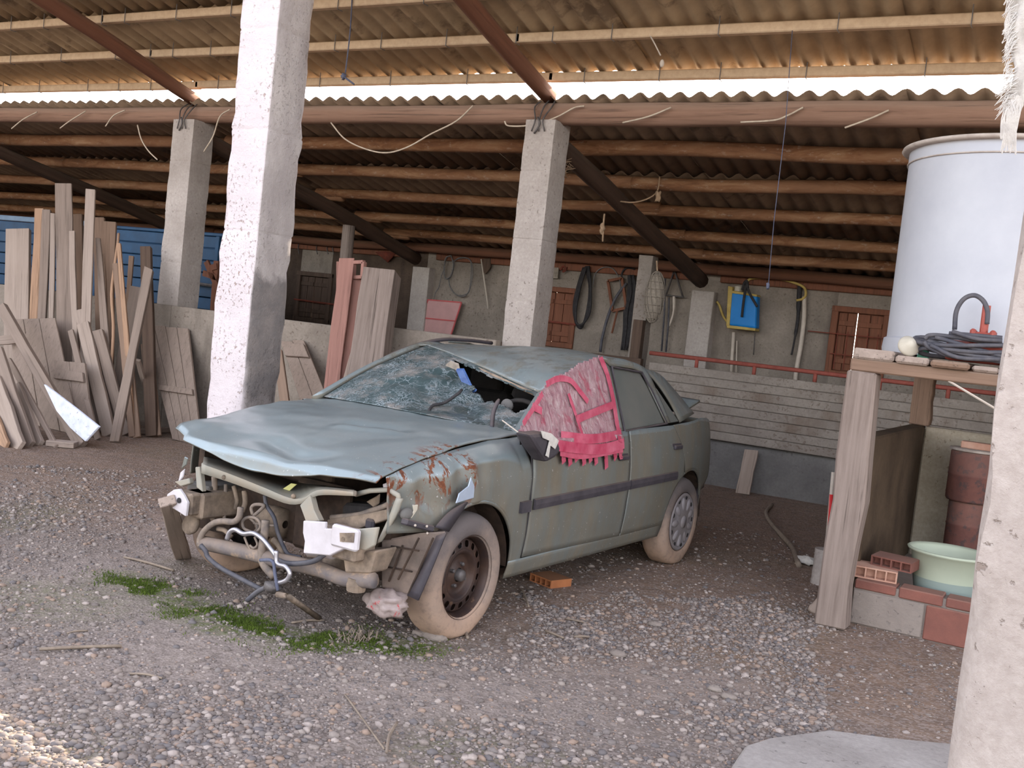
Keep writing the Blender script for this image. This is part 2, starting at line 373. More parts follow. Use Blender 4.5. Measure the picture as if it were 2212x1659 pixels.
# ------------------------------------------------------------------ frames, planks and logs
def frame(P0, P1, hint=(0, -1, 0)):
    P0, P1 = Vector(P0), Vector(P1); z = (P1 - P0).normalized(); y = Vector(hint); y = y - z * y.dot(z)
    y = y.normalized() if y.length > 1e-6 else z.orthogonal().normalized(); x = y.cross(z)
    M = Matrix.Identity(4)
    for i in range(3): M[i][0] = x[i]; M[i][1] = y[i]; M[i][2] = z[i]; M[i][3] = P0[i]
    return M, (P1 - P0).length
def plank_g(L, w, t, seed=0, rag=.012, taper=1.0, nseg=6, cut=0.0):
    g = G(); V = []; Fc = []
    for i in range(nseg + 1):
        s = i / nseg; z = L * s; k = lerp(1, taper, s)
        a = nz(seed * 3.1, s * 3) * rag; b = nz(seed * 5.7 + 9, s * 3) * rag
        for j, (x, y) in enumerate(((-.5, -.5), (.5, -.5), (.5, .5), (-.5, .5))):
            e = 0
            if i == nseg: e = cut * x * w + nz(seed + j * 1.7, 4) * rag * .8
            if i == 0: e = nz(seed + j * 2.9, 8) * rag * .5
            V.append((x * w * k + (a if x < 0 else b), y * t, z + e))
    for i in range(nseg):
        for j in range(4): Fc.append((i * 4 + j, i * 4 + (j + 1) % 4, i * 4 + 4 + (j + 1) % 4, i * 4 + 4 + j))
    Fc += [(3, 2, 1, 0), tuple(nseg * 4 + k for k in range(4))]
    return g.add(V, Fc)
_ps = [0]
def local_obj(name, g, mt, P0, P1, hint=(0, -1, 0), parent=None, label=None, cat=None, group=None, kind=None, bevel=0, smooth=False, auto=None):
    M, L = frame(P0, P1, hint)
    me = mesh_of(name, g, mt, smooth); o = bpy.data.objects.new(name, me); COL.objects.link(o)
    if parent:
        o.parent = parent; M = Matrix.Translation(-worldloc(parent)) @ M
    o.matrix_basis = M
    if bevel:
        md = o.modifiers.new('b', 'BEVEL'); md.width = bevel; md.segments = 1
    if auto is not None:
        me.shade_smooth(); me.set_sharp_from_angle(angle=math.radians(auto))
    return setp(o, label, cat, group, kind)
def plank(name, P0, P1, w, t, mt, label=None, cat='plank', group=None, hint=(0, -1, 0), parent=None, taper=1.0, rag=.012, cut=0.0, bevel=.004):
    _ps[0] += 1; L = (Vector(P1) - Vector(P0)).length
    return local_obj(name, plank_g(L, w, t, _ps[0], rag, taper, 6, cut), MT[mt], P0, P1, hint, parent, label, cat if not parent else None, group, bevel=bevel)
def log_g(L, r0, r1, seed=0, n=10, nseg=14, bend=.02):
    pts = []; rr = []
    for i in range(nseg + 1):
        s = i / nseg; pts.append((nz(seed, s * 2.5) * bend, nz(seed + 7, s * 2.5) * bend, L * s)); rr.append(lerp(r0, r1, s) * (1 + .10 * nz(seed + 3, s * 6)))
    return G().tube(pts, rr, n)
def log(name, P0, P1, r0, r1, mt, parent=None, label=None, cat=None, group=None, bend=.02):
    _ps[0] += 1; L = (Vector(P1) - Vector(P0)).length
    return local_obj(name, log_g(L, r0, r1, _ps[0], bend=bend), MT[mt], P0, P1, (0, 0, 1) if abs((Vector(P1) - Vector(P0)).normalized().z) < .9 else (0, -1, 0), parent, label, cat if not parent else None, group, smooth=True)

# ------------------------------------------------------------------ ground
YC, YF, YW = 8.2, 11.2, 12.95            # column row, feed fence, back wall
XB, XA = -4.47, -8.85                    # column B and A centres
CARO = Vector((0, 0, 0))
def gz(x, y):
    b = .012 * nz(x * .9, y * .9, 3) + .006 * nz(x * 3.1, y * 3.1, 5)
    return b
def axis(lo, hi, a, b, fine, coarse):
    L = [lo]
    while L[-1] < hi:
        x = L[-1]; st = fine if a <= x < b else min(coarse, fine + .25 * (a - x if x < a else x - b)); L.append(min(hi, x + max(st, fine)))
    return L
gx = axis(-40, 24, -9.5, .6, .07, 3); gy = axis(-40, 40, 1.6, 9.0, .07, 3)
MOSS = [[(-4.22, 3.72), (-3.9, 3.73), (-3.55, 3.62), (-3.2, 3.62), (-2.95, 3.72), (-2.62, 4.02)]]
def segd(x, y, P):
    d = 9
    for (a, b), (c, e) in zip(P, P[1:]):
        vx, vy = c - a, e - b; t = clamp(((x - a) * vx + (y - b) * vy) / (vx * vx + vy * vy)); d = min(d, math.hypot(x - a - vx * t, y - b - vy * t))
    return d
verts = []; moss = []; tone = []
for y in gy:
    for x in gx:
        verts.append((x, y, gz(x, y)))
        d = segd(x, y, MOSS[0]) if -6 < x < 0 and 2 < y < 6 else 9
        mo = sm(1.25 - d / .19 + .6 * nz(x * 4, y * 4, 1))
        mo = max(mo, .42 * sm(nz(x * 1.1 + 4, y * 1.1, 2) * 2.2 - .25) * (1 if y < 4.6 else .3))
        moss.append(mo)
        # wheel-packed light track sweeping past the car
        tr = segd(x, y, [(-5.6, 6.6), (-5.0, 5.0), (-4.2, 3.4), (-3.0, 3.15), (-2.2, 3.5), (-1.4, 4.6)]) if -9 < x < 2 else 9
        t_ = sm(1.2 - tr / .42 + .3 * nz(x * 2, y * 2, 7)); br = sm((y - 3.7) / 1.5) * .95
        tone.append((t_, br))
nxn = len(gx); faces = [(j * nxn + i, j * nxn + i + 1, (j + 1) * nxn + i + 1, (j + 1) * nxn + i) for j in range(len(gy) - 1) for i in range(nxn - 1)]
me = bpy.data.meshes.new('floor'); me.from_pydata(verts, [], faces); me.shade_smooth()
for nm, dat in (('moss', moss), ('track', [a for a, b in tone]), ('brown', [b for a, b in tone])):
    at = me.attributes.new(nm, 'FLOAT', 'POINT'); at.data.foreach_set('value', np.array(dat, dtype=np.float32))
t = NT('dirt and gravel'); v = t.coords((1, 1, 1), False)
big = t.noise(v, 1.3, 6, .6); fine = t.noise(v, 60, 6, .7); mid = t.noise(v, 9, 7, .65)
col = t.ramp(big, [(.3, S(114, 103, 95)), (.7, S(138, 125, 115))])
col = t.mix(t.math('MULTIPLY', t.attr('brown'), .75), col, S(138, 111, 91))
col = t.mix(t.math('MULTIPLY', t.attr('track'), .6), col, S(150, 136, 126))
col = t.mix(t.ramp(mid, [(.35, .5), (.6, 0)]), col, S(88, 78, 74))
col = t.mix(t.ramp(fine, [(.55, 0), (.75, .6)]), col, S(176, 162, 152))
col = t.mix(t.ramp(fine, [(.28, .55), (.42, 0)]), col, S(66, 60, 60))
ce = t.voro(v, 70, 'F1', 1); ce2 = t.n('ShaderNodeSeparateColor'); t.l(ce, ce2.inputs[0])
col = t.mix(t.ramp(ce2.outputs[0], [(.62, 0), (.64, .35)]), col, S(168, 154, 146))
mfac = t.math('MULTIPLY', t.attr('moss'), t.ramp(t.noise(v, 26, 6, .7), [(.38, .1), (.6, 1)]))
col = t.mix(t.math('MULTIPLY', mfac, .9), col, t.ramp(t.noise(v, 14, 4), [(.35, S(60, 70, 24)), (.7, S(92, 106, 36))]))
nb = t.bump(t.voro(v, 80), .5, .008); nb = t.bump(mid, .5, .02, nb)
me.materials.append(t.fin(col, .95, 0, nb, .15))
floor = bpy.data.objects.new('floor', me); COL.objects.link(floor); setp(floor, kind='structure')
# concrete apron, lower right
sp = [onZ(*p, .02) for p in ((1560, 1690), (1585, 1645), (1610, 1608), (1660, 1592), (1790, 1575), (1920, 1592), (2060, 1605))]
sp += [Vector((.7, 4.6, .02)), Vector((.7, 2.6, .02)), Vector((-.9, 2.4, .02)), Vector((-1.1, 3.2, .02))]
obj('floor_apron', G().prism(sp, (0, 0, -.06)), concrete('pale worn apron', S(176, 168, 162), S(150, 142, 136), S(112, 106, 102)), kind='structure', bevel=.012)

# ------------------------------------------------------------------ corrugated roofs
PITCHW, AMP = .177, .026
def sheet_mesh(name, L, mt, waves=6.5):
    n = int(waves * 8); g = G(); Wd = waves * PITCHW
    def fn(u, v_): return Vector((u * Wd, v_ * L, AMP * math.cos(2 * math.pi * u * waves)))
    g.grid(n, 2, fn); return mesh_of(name, g, MT[mt], True)
def roof(name, rows, zf, slope, mt, x0, x1):
    root = empty(name, ((x0 + x1) / 2, rows[0][0], zf(rows[0][0])), kind='structure'); k = 0
    for ri, (ya, yb) in enumerate(rows):
        L = math.hypot(yb - ya, (yb - ya) * slope); me_ = sheet_mesh('roof_sheet', L, mt)
        x = x0; i = 0
        while x < x1:
            o = bpy.data.objects.new('roof_sheet', me_); COL.objects.link(o); o.parent = root
            th = math.atan2(zf(yb) - zf(ya), yb - ya)
            jy = random.uniform(-.05, .05) if ri == 0 else random.uniform(-.03, .03)
            o.location = Vector((x, ya + jy, zf(ya) + .012 * ri * (1 if slope > 0 else -1) + .008 * (i % 2) + random.uniform(0, .006))) - worldloc(root)
            o.rotation_euler = (th, 0, random.uniform(-.004, .004))
            md = o.modifiers.new('s', 'SOLIDIFY'); md.thickness = .007
            x += 6 * PITCHW; i += 1
    return root
US, LS = -.25, -.20
def zur(y): return 3.628 + US * (y - 8.05)         # upper rafter axis
def zlr(y): return 3.20 + LS * (y - 8.4)           # lower rafter axis
# lower roof: sheets over round purlins over round rafters
lower = roof('ceiling_lower', [(13.45, 11.6), (11.75, 9.85), (10.0, 8.12)], lambda y: zlr(y) + .270, -LS, 'fibre_low', -19.6, 3.0)
upper = roof('ceiling_upper', [(8.34, 7.0), (7.15, 5.7), (5.85, 4.4)], lambda y: zur(y) + .250, -US, 'fibre', -19.6, 3.2)
COLX = [XA - 4.38, XA, XB, XB + 4.38]
def bays(xs, ends): 
    E_ = [ends[0]] + xs + [ends[1]]; return list(zip(E_, E_[1:]))
for k, y in enumerate((8.95, 9.78, 10.6, 11.45, 12.14, 12.78)):
    for i, (a, b) in enumerate(bays(COLX, (-19, 2.6))):
        z = zlr(y) + .19 + (.0 if i % 2 else .012); r = (.080, .074, .068, .066, .062, .075)[k] * random.uniform(.92, 1.06)
        log('purlin', (a - .22, y + .03 * (i % 2), z), (b + .18, y + .03 * (i % 2), z - .01), r, r * .9, 'log' if k < 5 else 'log_red', lower, bend=.03)
for i, (a, b) in enumerate(bays(COLX, (-19, 2.6))):      # eave beam
    log('eave_beam', (a - .08, YC, 3.425), (b + .08, YC + .01, 3.42), .088 + .012 * (i == 3), .092 + .012 * (i == 3), 'log_gray', lower, bend=.022)
for x in COLX:
    log('rafter', (x + .02, 8.12, zlr(8.12)), (x + .05, 12.6, zlr(12.6) - .02), .088, .095, 'log_dark', lower, bend=.03)
    log('rafter', (x - .03, 8.22, zur(8.22)), (x - .03, 4.35, zur(4.35)), .072, .085, 'log_red', upper, bend=.035)
for k, y in enumerate((8.25, 7.60, 6.98, 6.3, 5.6, 5.0, 4.5)):
    for i, (a, b) in enumerate(bays(COLX, (-19, 2.6))):
        dz = random.uniform(0, .012)
        o = obj('purlin', G().bx((a - .06, y - .035, zur(y) + .135 + dz), (b - .015, y + .035, zur(y) + .212 + dz)), MT['purlin'], upper, bevel=.008)
        if 5.5 < y:                                       # hook bolts that tie the sheets down
            gg = G(); x = a + .3
            while x < b: gg.tube([(x, y - .045, zur(y) + .125), (x, y - .045, zur(y) + .27)], .004, 5); gg.tube([(x, y - .045, zur(y) + .127), (x, y + .02, zur(y) + .127)], .004, 5); x += random.choice((.53, .7, .88))
            obj('hook_bolt', gg, MT['wire'], o)

# ------------------------------------------------------------------ columns
def rough_column(name, x0, x1, y0, y1, z1, mt, label, joints=(), jit=.006, seed=0, z0=-.03):
    n = 26; g = G(); c = Vector(((x0 + x1) / 2, (y0 + y1) / 2, 0)); nn = 6; ring = []
    for i in range(nn): ring.append((lerp(x0, x1, i / nn), y0))
    for i in range(nn): ring.append((x1, lerp(y0, y1, i / nn)))
    for i in range(nn): ring.append((lerp(x1, x0, i / nn), y1))
    for i in range(nn): ring.append((x0, lerp(y1, y0, i / nn)))
    zs = sorted(set([lerp(z0, z1, i / (n * 2)) for i in range(n * 2 + 1)] + [q + e for q in joints for e in (-.012, 0, .012)]))
    V = []
    for z in zs:
        jo = min([abs(z - q) for q in joints] + [9]) < .004
        for i, (x, y) in enumerate(ring):
            d = Vector((x, y, 0)) - c; corner = i % nn == 0
            k = jit * (1.6 if corner else .5) * nz(x * 9 + seed, y * 9, z * 7) - (jit * 1.2 if corner else 0) - (.006 if jo else 0)
            if corner and z < .5: k -= jit * 1.5 * nz(z * 12 + seed, i)
            p = c + d + d.normalized() * k; V.append((p.x, p.y, z))
    N = len(ring); Fc = [(j * N + i, j * N + (i + 1) % N, (j + 1) * N + (i + 1) % N, (j + 1) * N + i) for j in range(len(zs) - 1) for i in range(N)]
    Fc += [tuple(range(N))[::-1], tuple((len(zs) - 1) * N + i for i in range(N))]
    g.add(V, Fc); return obj(name, g, mt, label=label, cat='column', auto=50)
bigm = NT('pale column with side shade and grey patch'); v = bigm.coords((1, 1, 1), False); xx = bigm.xyz()
base = bigm.ramp(bigm.noise(v, 2.2, 8, .6), [(.3, S(218, 206, 206)), (.7, S(200, 188, 188))])
pitm = bigm.math('MULTIPLY', bigm.ramp(bigm.noise(v, 42, 4, .6), [(.58, 0), (.64, 1)]), bigm.ramp(bigm.noise(v, 3, 3), [(.42, 0), (.6, 1)]))
base = bigm.mix(bigm.math('MULTIPLY', pitm, .75), base, S(150, 122, 104))
zz = bigm.math('ADD', xx[2], bigm.math('MULTIPLY', bigm.noise(v, 5, 6), .45))
side = bigm.ramp(xx[0], [(.0, 0), (.145, 0), (.16, 1)])  # right face only: its shade is painted into the colour as grey
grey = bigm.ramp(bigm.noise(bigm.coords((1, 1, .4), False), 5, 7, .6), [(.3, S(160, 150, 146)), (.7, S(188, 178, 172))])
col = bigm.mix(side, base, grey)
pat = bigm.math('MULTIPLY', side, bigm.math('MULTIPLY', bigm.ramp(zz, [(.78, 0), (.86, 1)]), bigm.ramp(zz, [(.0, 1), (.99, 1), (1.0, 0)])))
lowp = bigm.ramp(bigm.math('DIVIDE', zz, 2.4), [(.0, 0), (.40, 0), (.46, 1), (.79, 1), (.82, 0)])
col = bigm.mix(bigm.math('MULTIPLY', bigm.math('MULTIPLY', side, lowp), .9), col, bigm.ramp(bigm.noise(v, 9, 6), [(.35, S(108, 102, 100)), (.75, S(136, 126, 120))]))  # darker grey patch part way up the right face
low = bigm.ramp(zz, [(.35, .8), (.95, 0)]); col = bigm.mix(bigm.math('MULTIPLY', low, bigm.ramp(bigm.noise(v, 7, 6), [(.4, 0), (.6, 1)])), col, S(168, 134, 108))
MT['bigcol'] = bigm.fin(col, .92, 0, bigm.bump(bigm.math('SUBTRACT', bigm.noise(v, 16, 9, .72), bigm.math('MULTIPLY', pitm, .6)), .7, .025), .15)
rough_column('concrete_column', -5.065, -4.735, 5.0, 5.335, zur(5.2) - .05, MT['bigcol'], 'broad pale concrete column standing just behind the wrecked car', (1.95, 2.6, 3.24), .012, 3)
rough_column('concrete_column', XB - .15, XB + .15, YC - .15, YC + .15, 3.345, MT['conc_gray'], 'slim grey concrete column rising behind the car roof', (1.2, 1.75, 2.3, 2.9), .005, 11)
rough_column('concrete_column', XA - .16, XA + .16, YC - .15, YC + .15, 3.345, MT['conc_gray'], 'slim grey concrete column behind the pile of old boards', (1.2, 1.8, 2.35, 2.9), .005, 17)
for n_, x in (('wall_pier_right', COLX[3]), ('wall_pier_left', COLX[0])):
    o = rough_column(n_, x - .15, x + .15, YC - .15, YC + .15, 3.345, MT['conc_gray'], 'pier', (), .005, 21); del o['label'], o['category']; o['kind'] = 'structure'
# iron ties that hold the eave beam and rafter on top of the two slim columns
for cx, nm in ((XB, 'behind the car roof'), (XA, 'behind the board pile')):
    g = G()
    for dx in (-.07, .0, .06):
        g.tube(smooth_path([(cx + dx, YC - .165, 3.24), (cx + dx * .6, YC - .17, 3.34), (cx + dx * 1.3, YC - .115, 3.46), (cx + dx, YC - .02, 3.55)], 4), .007, 5)
    g.tube(smooth_path([(cx - .04, YC - .165, 3.22), (cx + .01, YC - .175, 3.30), (cx - .02, YC - .17, 3.36)], 4), .009, 5)
    obj('iron_tie', g, MT['iron'], label='bent iron tie bars on the head of the slim column ' + nm, cat='tie bar', smooth=True)

# ------------------------------------------------------------------ back wall with shuttered openings
def rect(px0, py0, px1, py1, y):
    a, b = onY(px0, py0, y), onY(px1, py1, y); return (min(a.x, b.x), max(a.x, b.x), min(a.z, b.z), max(a.z, b.z))
def corners(P, y):      # pixel corners tl tr br bl -> rectangle
    q = [onY(*p, y) for p in P]; return ((q[0].x + q[3].x) / 2, (q[1].x + q[2].x) / 2, (q[2].z + q[3].z) / 2, (q[0].z + q[1].z) / 2)
WIN = [corners(((648, 592), (714, 598), (706, 694), (640, 688)), YW), corners(((1146, 622), (1243, 632), (1232, 745), (1136, 738)), YW), corners(((1806, 668), (1915, 680), (1900, 815), (1792, 806)), YW)]
WT, WH = .28, 2.62
wall = empty('wall_back', (-8, YW, 0), kind='structure')
xs = [-20.0] + [e for w in WIN for e in w[:2]] + [3.2]
xs.insert(3, XA + .01); xs.insert(4, XA + .01)
for i in range(0, len(xs), 2): obj('wall_panel', G().bx((xs[i], YW, -.05), (xs[i + 1], YW + WT, WH)), MT['conc_wall_dark' if i < 4 else 'conc_wall'], wall)
for w in WIN:
    obj('wall_panel', G().bx((w[0], YW, -.05), (w[1], YW + WT, w[2])), MT['conc_wall'], wall); obj('wall_panel', G().bx((w[0], YW, w[3]), (w[1], YW + WT, WH)), MT['conc_wall'], wall)
for x in COLX: obj('pilaster', G().bx((x - .14, YW - .16, -.03), (x + .16, YW + .01, zlr(YW) - .06)), MT['conc_gray'], wall, bevel=.008)
for i, (a, b) in enumerate(bays(COLX, (-19.6, 3))): obj('wall_plate', G().bx((a + .18, YW - .055, 2.36), (b - .16, YW + .02, 2.47)), MT['wood_rust'], wall, bevel=.01)
def shutter_window(n, w, gap, mt, grille=False, boards=3):
    x0, x1, z0, z1 = w; r = empty('window_%d' % n, ((x0 + x1) / 2, YW, z0), kind='structure'); f = .05
    for a, b in (((x0 - f, YW - .03, z0 - .02), (x0 + .03, YW + .06, z1 + .04)), ((x1 - .03, YW - .03, z0 - .02), (x1 + f, YW + .06, z1 + .04)), ((x0 - f, YW - .035, z1 - .02), (x1 + f, YW + .06, z1 + .05)), ((x0 - f, YW - .035, z0 - .04), (x1 + f, YW + .06, z0 + .03))):
        obj('window_frame', G().bx(a, b), MT[mt], r, bevel=.006)
    m_ = lerp(x0, x1, gap)
    for a, b in ((x0 + .03, m_ - .0045), (m_ + .0045, x1 - .03)):
        leaf = obj('shutter', G().bx((a, YW + .045, z0 + .03), (b, YW + .06, z1 - .02)), MT[mt], r)
        nb = max(1, int(round((b - a) / .14)))
        for k in range(nb):
            obj('board', G().bx((lerp(a, b, k / nb) + .004, YW + .015, z0 + .035 + .006 * (k % 2)), (lerp(a, b, (k + 1) / nb) - .004, YW + .045, z1 - .03)), MT[mt], leaf, bevel=.004)
        for zq in (.2, .8):
            obj('batten', G().bx((a + .01, YW - .005, lerp(z0, z1, zq) - .03), (b - .01, YW + .016, lerp(z0, z1, zq) + .03)), MT[mt], leaf, bevel=.003)
    if grille:
        for k in range(5): obj('grille_bar', G().tube([(lerp(x0, x1, (k + .5) / 5), YW - .06, z0 + .05), (lerp(x0, x1, (k + .5) / 5), YW - .06, z1 - .25)], .007, 6), MT['rust'], r)
        for q in (.3, .62): obj('grille_bar', G().tube([(x0 - .3 * (q > .5), YW - .065, lerp(z0, z1, q)), (x1 + .1, YW - .065, lerp(z0, z1, q))], .007, 6), MT['rust'], r)
    else:
        obj('shutter_bar', G().tube([(x0 - .05, YW - .03, lerp(z0, z1, .42)), (x1 + .18, YW - .03, lerp(z0, z1, .40))], .016, 6), MT['rust'], r)
    return r
shutter_window(1, WIN[0], .48, 'wood_dark'); shutter_window(2, WIN[1], .55, 'wood_rust'); shutter_window(3, WIN[2], .42, 'wood_rust', True)
for n_, (x0, x1) in (('wall_left', (-19.9, -19.6)), ('wall_right', (2.9, 3.2))):
    obj(n_, G().bx((x0, YC if n_ == 'wall_right' else 7.0, -.05), (x1, YW + .2, 3.4)), MT['conc_wall'], kind='structure')

# low wall under the column row, left of column B
za = 1.335
lw = empty('wall_low', (-8, YC - .2, 0), kind='structure')
for a, b in ((-19, XA + .16), (XA + .165, onY(840, 700, YC - .2).x), (onY(840, 700, YC - .2).x + .005, onY(1071, 740, YC - .24).x)):
    obj('wall_panel', G().bx((a, YC - .24, -.04), (b, YC - .155, za + (.05 if b > -5.5 else 0))), MT['conc_wall'], lw, bevel=.008)

# feed fence at the back right: footing, ribbed panel of planks, red rail
ff = empty('feed_fence', (-2, YF, 0), 'pale ribbed concrete feed fence with a red pipe rail on top', 'fence')
fx0, fx1 = onY(1392, 900, YF).x, 2.6
obj('footing', G().bx((fx0, YF + .02, -.04), (fx1, YF + .22, .52)), MT['conc_dark'], ff, bevel=.015)
px_ = fx0; seg = 2.35; kk = 0
while px_ < fx1:
    e = min(fx1, px_ + seg)
    for i in range(8):
        z0 = .515 + i * .096; obj('fence_slat', G().bx((px_ + .004, YF - .06 + .004 * nz(i, kk), z0 + .002), (e - .004, YF + .02, z0 + .0945)), MT['conc_panel'], ff, bevel=.006)
    px_ = e; kk += 1
obj('top_rail', G().tube([(fx0 - .02, YF - .01, 1.385), (fx1, YF - .01, 1.385)], .024, 8), MT['rust_pink'], ff, smooth=True)
x = fx0 + .55
while x < fx1: obj('rail_post', G().tube([(x, YF - .01, 1.27), (x, YF - .01, 1.372)], .022, 8), MT['rust_pink'], ff, smooth=True); x += .66
# dark timber baulk continuing the fence to the left, on two stubs
bk = empty('timber_baulk', (-5.6, YF, 0), 'long dark timber baulk lying level between column and net post', 'beam')
xl, xr = onY(1085, 745, YF).x, onY(1388, 770, YF).x
plank('baulk', (xl, YF, 1.205), (xr, YF, 1.205), .2, .09, 'wood_dark', hint=(0, -1, 0), parent=bk)
for x in (xl + .1, xr - .35): obj('leg', G().bx((x, YF - .04, -.02), (x + .12, YF + .04, 1.105)), MT['wood_dark'], bk)
# ------------------------------------------------------------------ the wrecked car (local frame: x forward from the front axle, y to its left, z up)
CARLOC = RZ @ Vector((-.8108, 5.4230, 0)); CARA = -2.1302 + YAW
CARR = Matrix.Rotation(CARA, 3, 'Z'); CARI = CARR.transposed()
car = empty('car', CARLOC, 'wrecked grey green saloon with its nose torn off and pink taped window', 'car'); car.rotation_euler = (0, 0, CARA)
_c0 = CARI @ (CAM - CARLOC)
def CP(a, c, px, py):
    d = CARI @ ray(px, py); return _c0 + d * ((c - _c0[a]) / d[a])
def cx(x, *pts): return [CP(0, x, *p) for p in pts]
def lean(z): return .80 - .42 * (z - .96)
def CL(px, py, off=0.0):                      # on the leaning window plane of the left side
    d = CARI @ ray(px, py); n = Vector((0, 1, .42)); k = .80 + .42 * .96 + off; return _c0 + d * ((k - n.dot(_c0)) / n.dot(d))
def cpart(name, g, mt, parent=None, **k):
    return obj(name, g, MT[mt] if isinstance(mt, str) else mt, parent or car, local=True, **k)

pt = NT('dusty grey green car paint'); v = pt.coords((1, 1, 1), False); xx = pt.xyz(); up = pt.upz()
base = pt.ramp(pt.noise(v, 1.4, 4), [(.3, S(138, 152, 156)), (.7, S(152, 165, 167))])
dn = pt.noise(pt.coords((1, 1, .22), False), 8, 8, .66); d2 = pt.noise(v, 2.2, 6, .6)
dm = pt.math('MULTIPLY', pt.ramp(dn, [(.35, .45), (.65, 1)]), pt.ramp(d2, [(.35, .6), (.62, 1)]))
flat = pt.ramp(up, [(.35, 1), (.85, .50)])
behind = pt.ramp(pt.math('ADD', pt.math('MULTIPLY', xx[0], -.25), 0), [(.0, .42), (.12, .62), (.24, 1)])
dust = pt.math('MULTIPLY', pt.math('MULTIPLY', dm, flat), pt.math('MULTIPLY', behind, 1.0))
lowd = pt.ramp(xx[2], [(.22, .75), (.5, 0)])
vert = pt.math('MULTIPLY', pt.ramp(up, [(.30, 1), (.62, 0)]), pt.math('MULTIPLY', pt.ramp(dn, [(.3, .74), (.6, 1)]), pt.ramp(d2, [(.35, .84), (.6, 1)])))
roofd = pt.math('MULTIPLY', pt.ramp(pt.math('MULTIPLY', xx[2], .5), [(.55, 0), (.60, 1)]), pt.ramp(pt.noise(v, 6, 7, .68), [(.42, .12), (.62, .85)]))
vert = pt.math('MAXIMUM', vert, roofd)
dust = pt.math('MAXIMUM', pt.math('MAXIMUM', dust, vert), lowd)
col = pt.mix(dust, base, pt.ramp(dn, [(.3, S(92, 87, 75)), (.75, S(128, 117, 100))]))
spk = pt.ramp(pt.noise(v, 70, 3, .5), [(.70, 0), (.74, 1)]); col = pt.mix(pt.math('MULTIPLY', spk, .6), col, S(214, 208, 206))
# rust where the front left wing was scraped
rz = pt.math('MULTIPLY', pt.ramp(pt.math('ADD', xx[0], .0), [(.0, 0), (.06, 1)]), pt.ramp(xx[1], [(.55, 0), (.66, 1)]))
rz = pt.math('MULTIPLY', rz, pt.ramp(xx[2], [(.62, 0), (.74, 1), (.97, 1), (1.0, 0)]))
rn = pt.noise(pt.coords((1.7, 1, .8), False), 9, 9, .7, .8); rm = pt.math('MULTIPLY', rz, pt.ramp(rn, [(.535, 0), (.56, 1)]))
col = pt.mix(rm, col, pt.ramp(pt.noise(v, 40, 4), [(.3, S(92, 52, 34)), (.7, S(138, 84, 56))]))
scr = pt.math('MULTIPLY', rz, pt.ramp(pt.noise(pt.coords((3, 1, .35), False), 22, 3), [(.66, 0), (.69, .8)])); col = pt.mix(scr, col, S(206, 208, 206))
rgh = pt.math('ADD', pt.math('MULTIPLY', dust, .5), .30); rgh = pt.math('MAXIMUM', rgh, pt.math('MULTIPLY', rm, .9))
paint = pt.fin(col, rgh, 0, pt.bump(pt.noise(v, 16, 5), .05, .02), .55); pt.b.inputs['Metallic'].default_value = .45; pt.b.inputs['Coat Roughness'].default_value = .2
pt.l(pt.math('MULTIPLY', pt.math('SUBTRACT', 1.0, pt.math('MAXIMUM', dust, rm)), .5), pt.b.inputs['Coat Weight'])

def side(x, z):
    y = interp(z, [(.18, .79), (.3, .826), (.45, .845), (.62, .853), (.76, .846), (.9, .826), (1.0, .80)])
    if x > -.1: y -= .125 * ((x + .1) / .65) ** 2
    if x < -2.5: y -= .13 * ((-2.5 - x) / .8) ** 2
    return y
def dent(x, z):
    m_ = sm((x + .1) / .25) * sm((z - .55) / .15)
    return m_ * (.012 * math.sin(34 * x + 3 * nz(x * 4, z * 4)) + .018 * nz(x * 7, z * 5, 4) - .012) - .012 * sm((x + .75) / .3) * sm((.3 - x) / .2) * sm((.8 - z) / .2) * abs(nz(x * 3, z * 4, 9))
def hoodw(x): return lerp(.735, .685, clamp((x + .555) / 1.15))
def panel(name, xa, xb, zlo, zhi, nu, nv, sgn=1, wreck=False, mt=None):
    g = G()
    def fn(u, v_):
        x = lerp(xa, xb, u); z = lerp(zlo(x), zhi(x), v_); y = side(x, z) + (dent(x, z) if wreck else 0)
        if name == 'front_wing': k = clamp((v_ - .72) / .28); y = lerp(y, hoodw(x) + .004, k ** 2.2)
        return Vector((x, sgn * y, z))
    g.grid(nu, nv, fn); return cpart(name, g, mt or paint, smooth=True, solid=.006)
AR = .372
def archz(x, c): d = AR * AR - (x - c) ** 2; return .30 + math.sqrt(d) if d > 0 else .0
hoodz = [(-.56, .962), (-.2, .945), (.05, .912), (.33, .862), (.58, .80)]
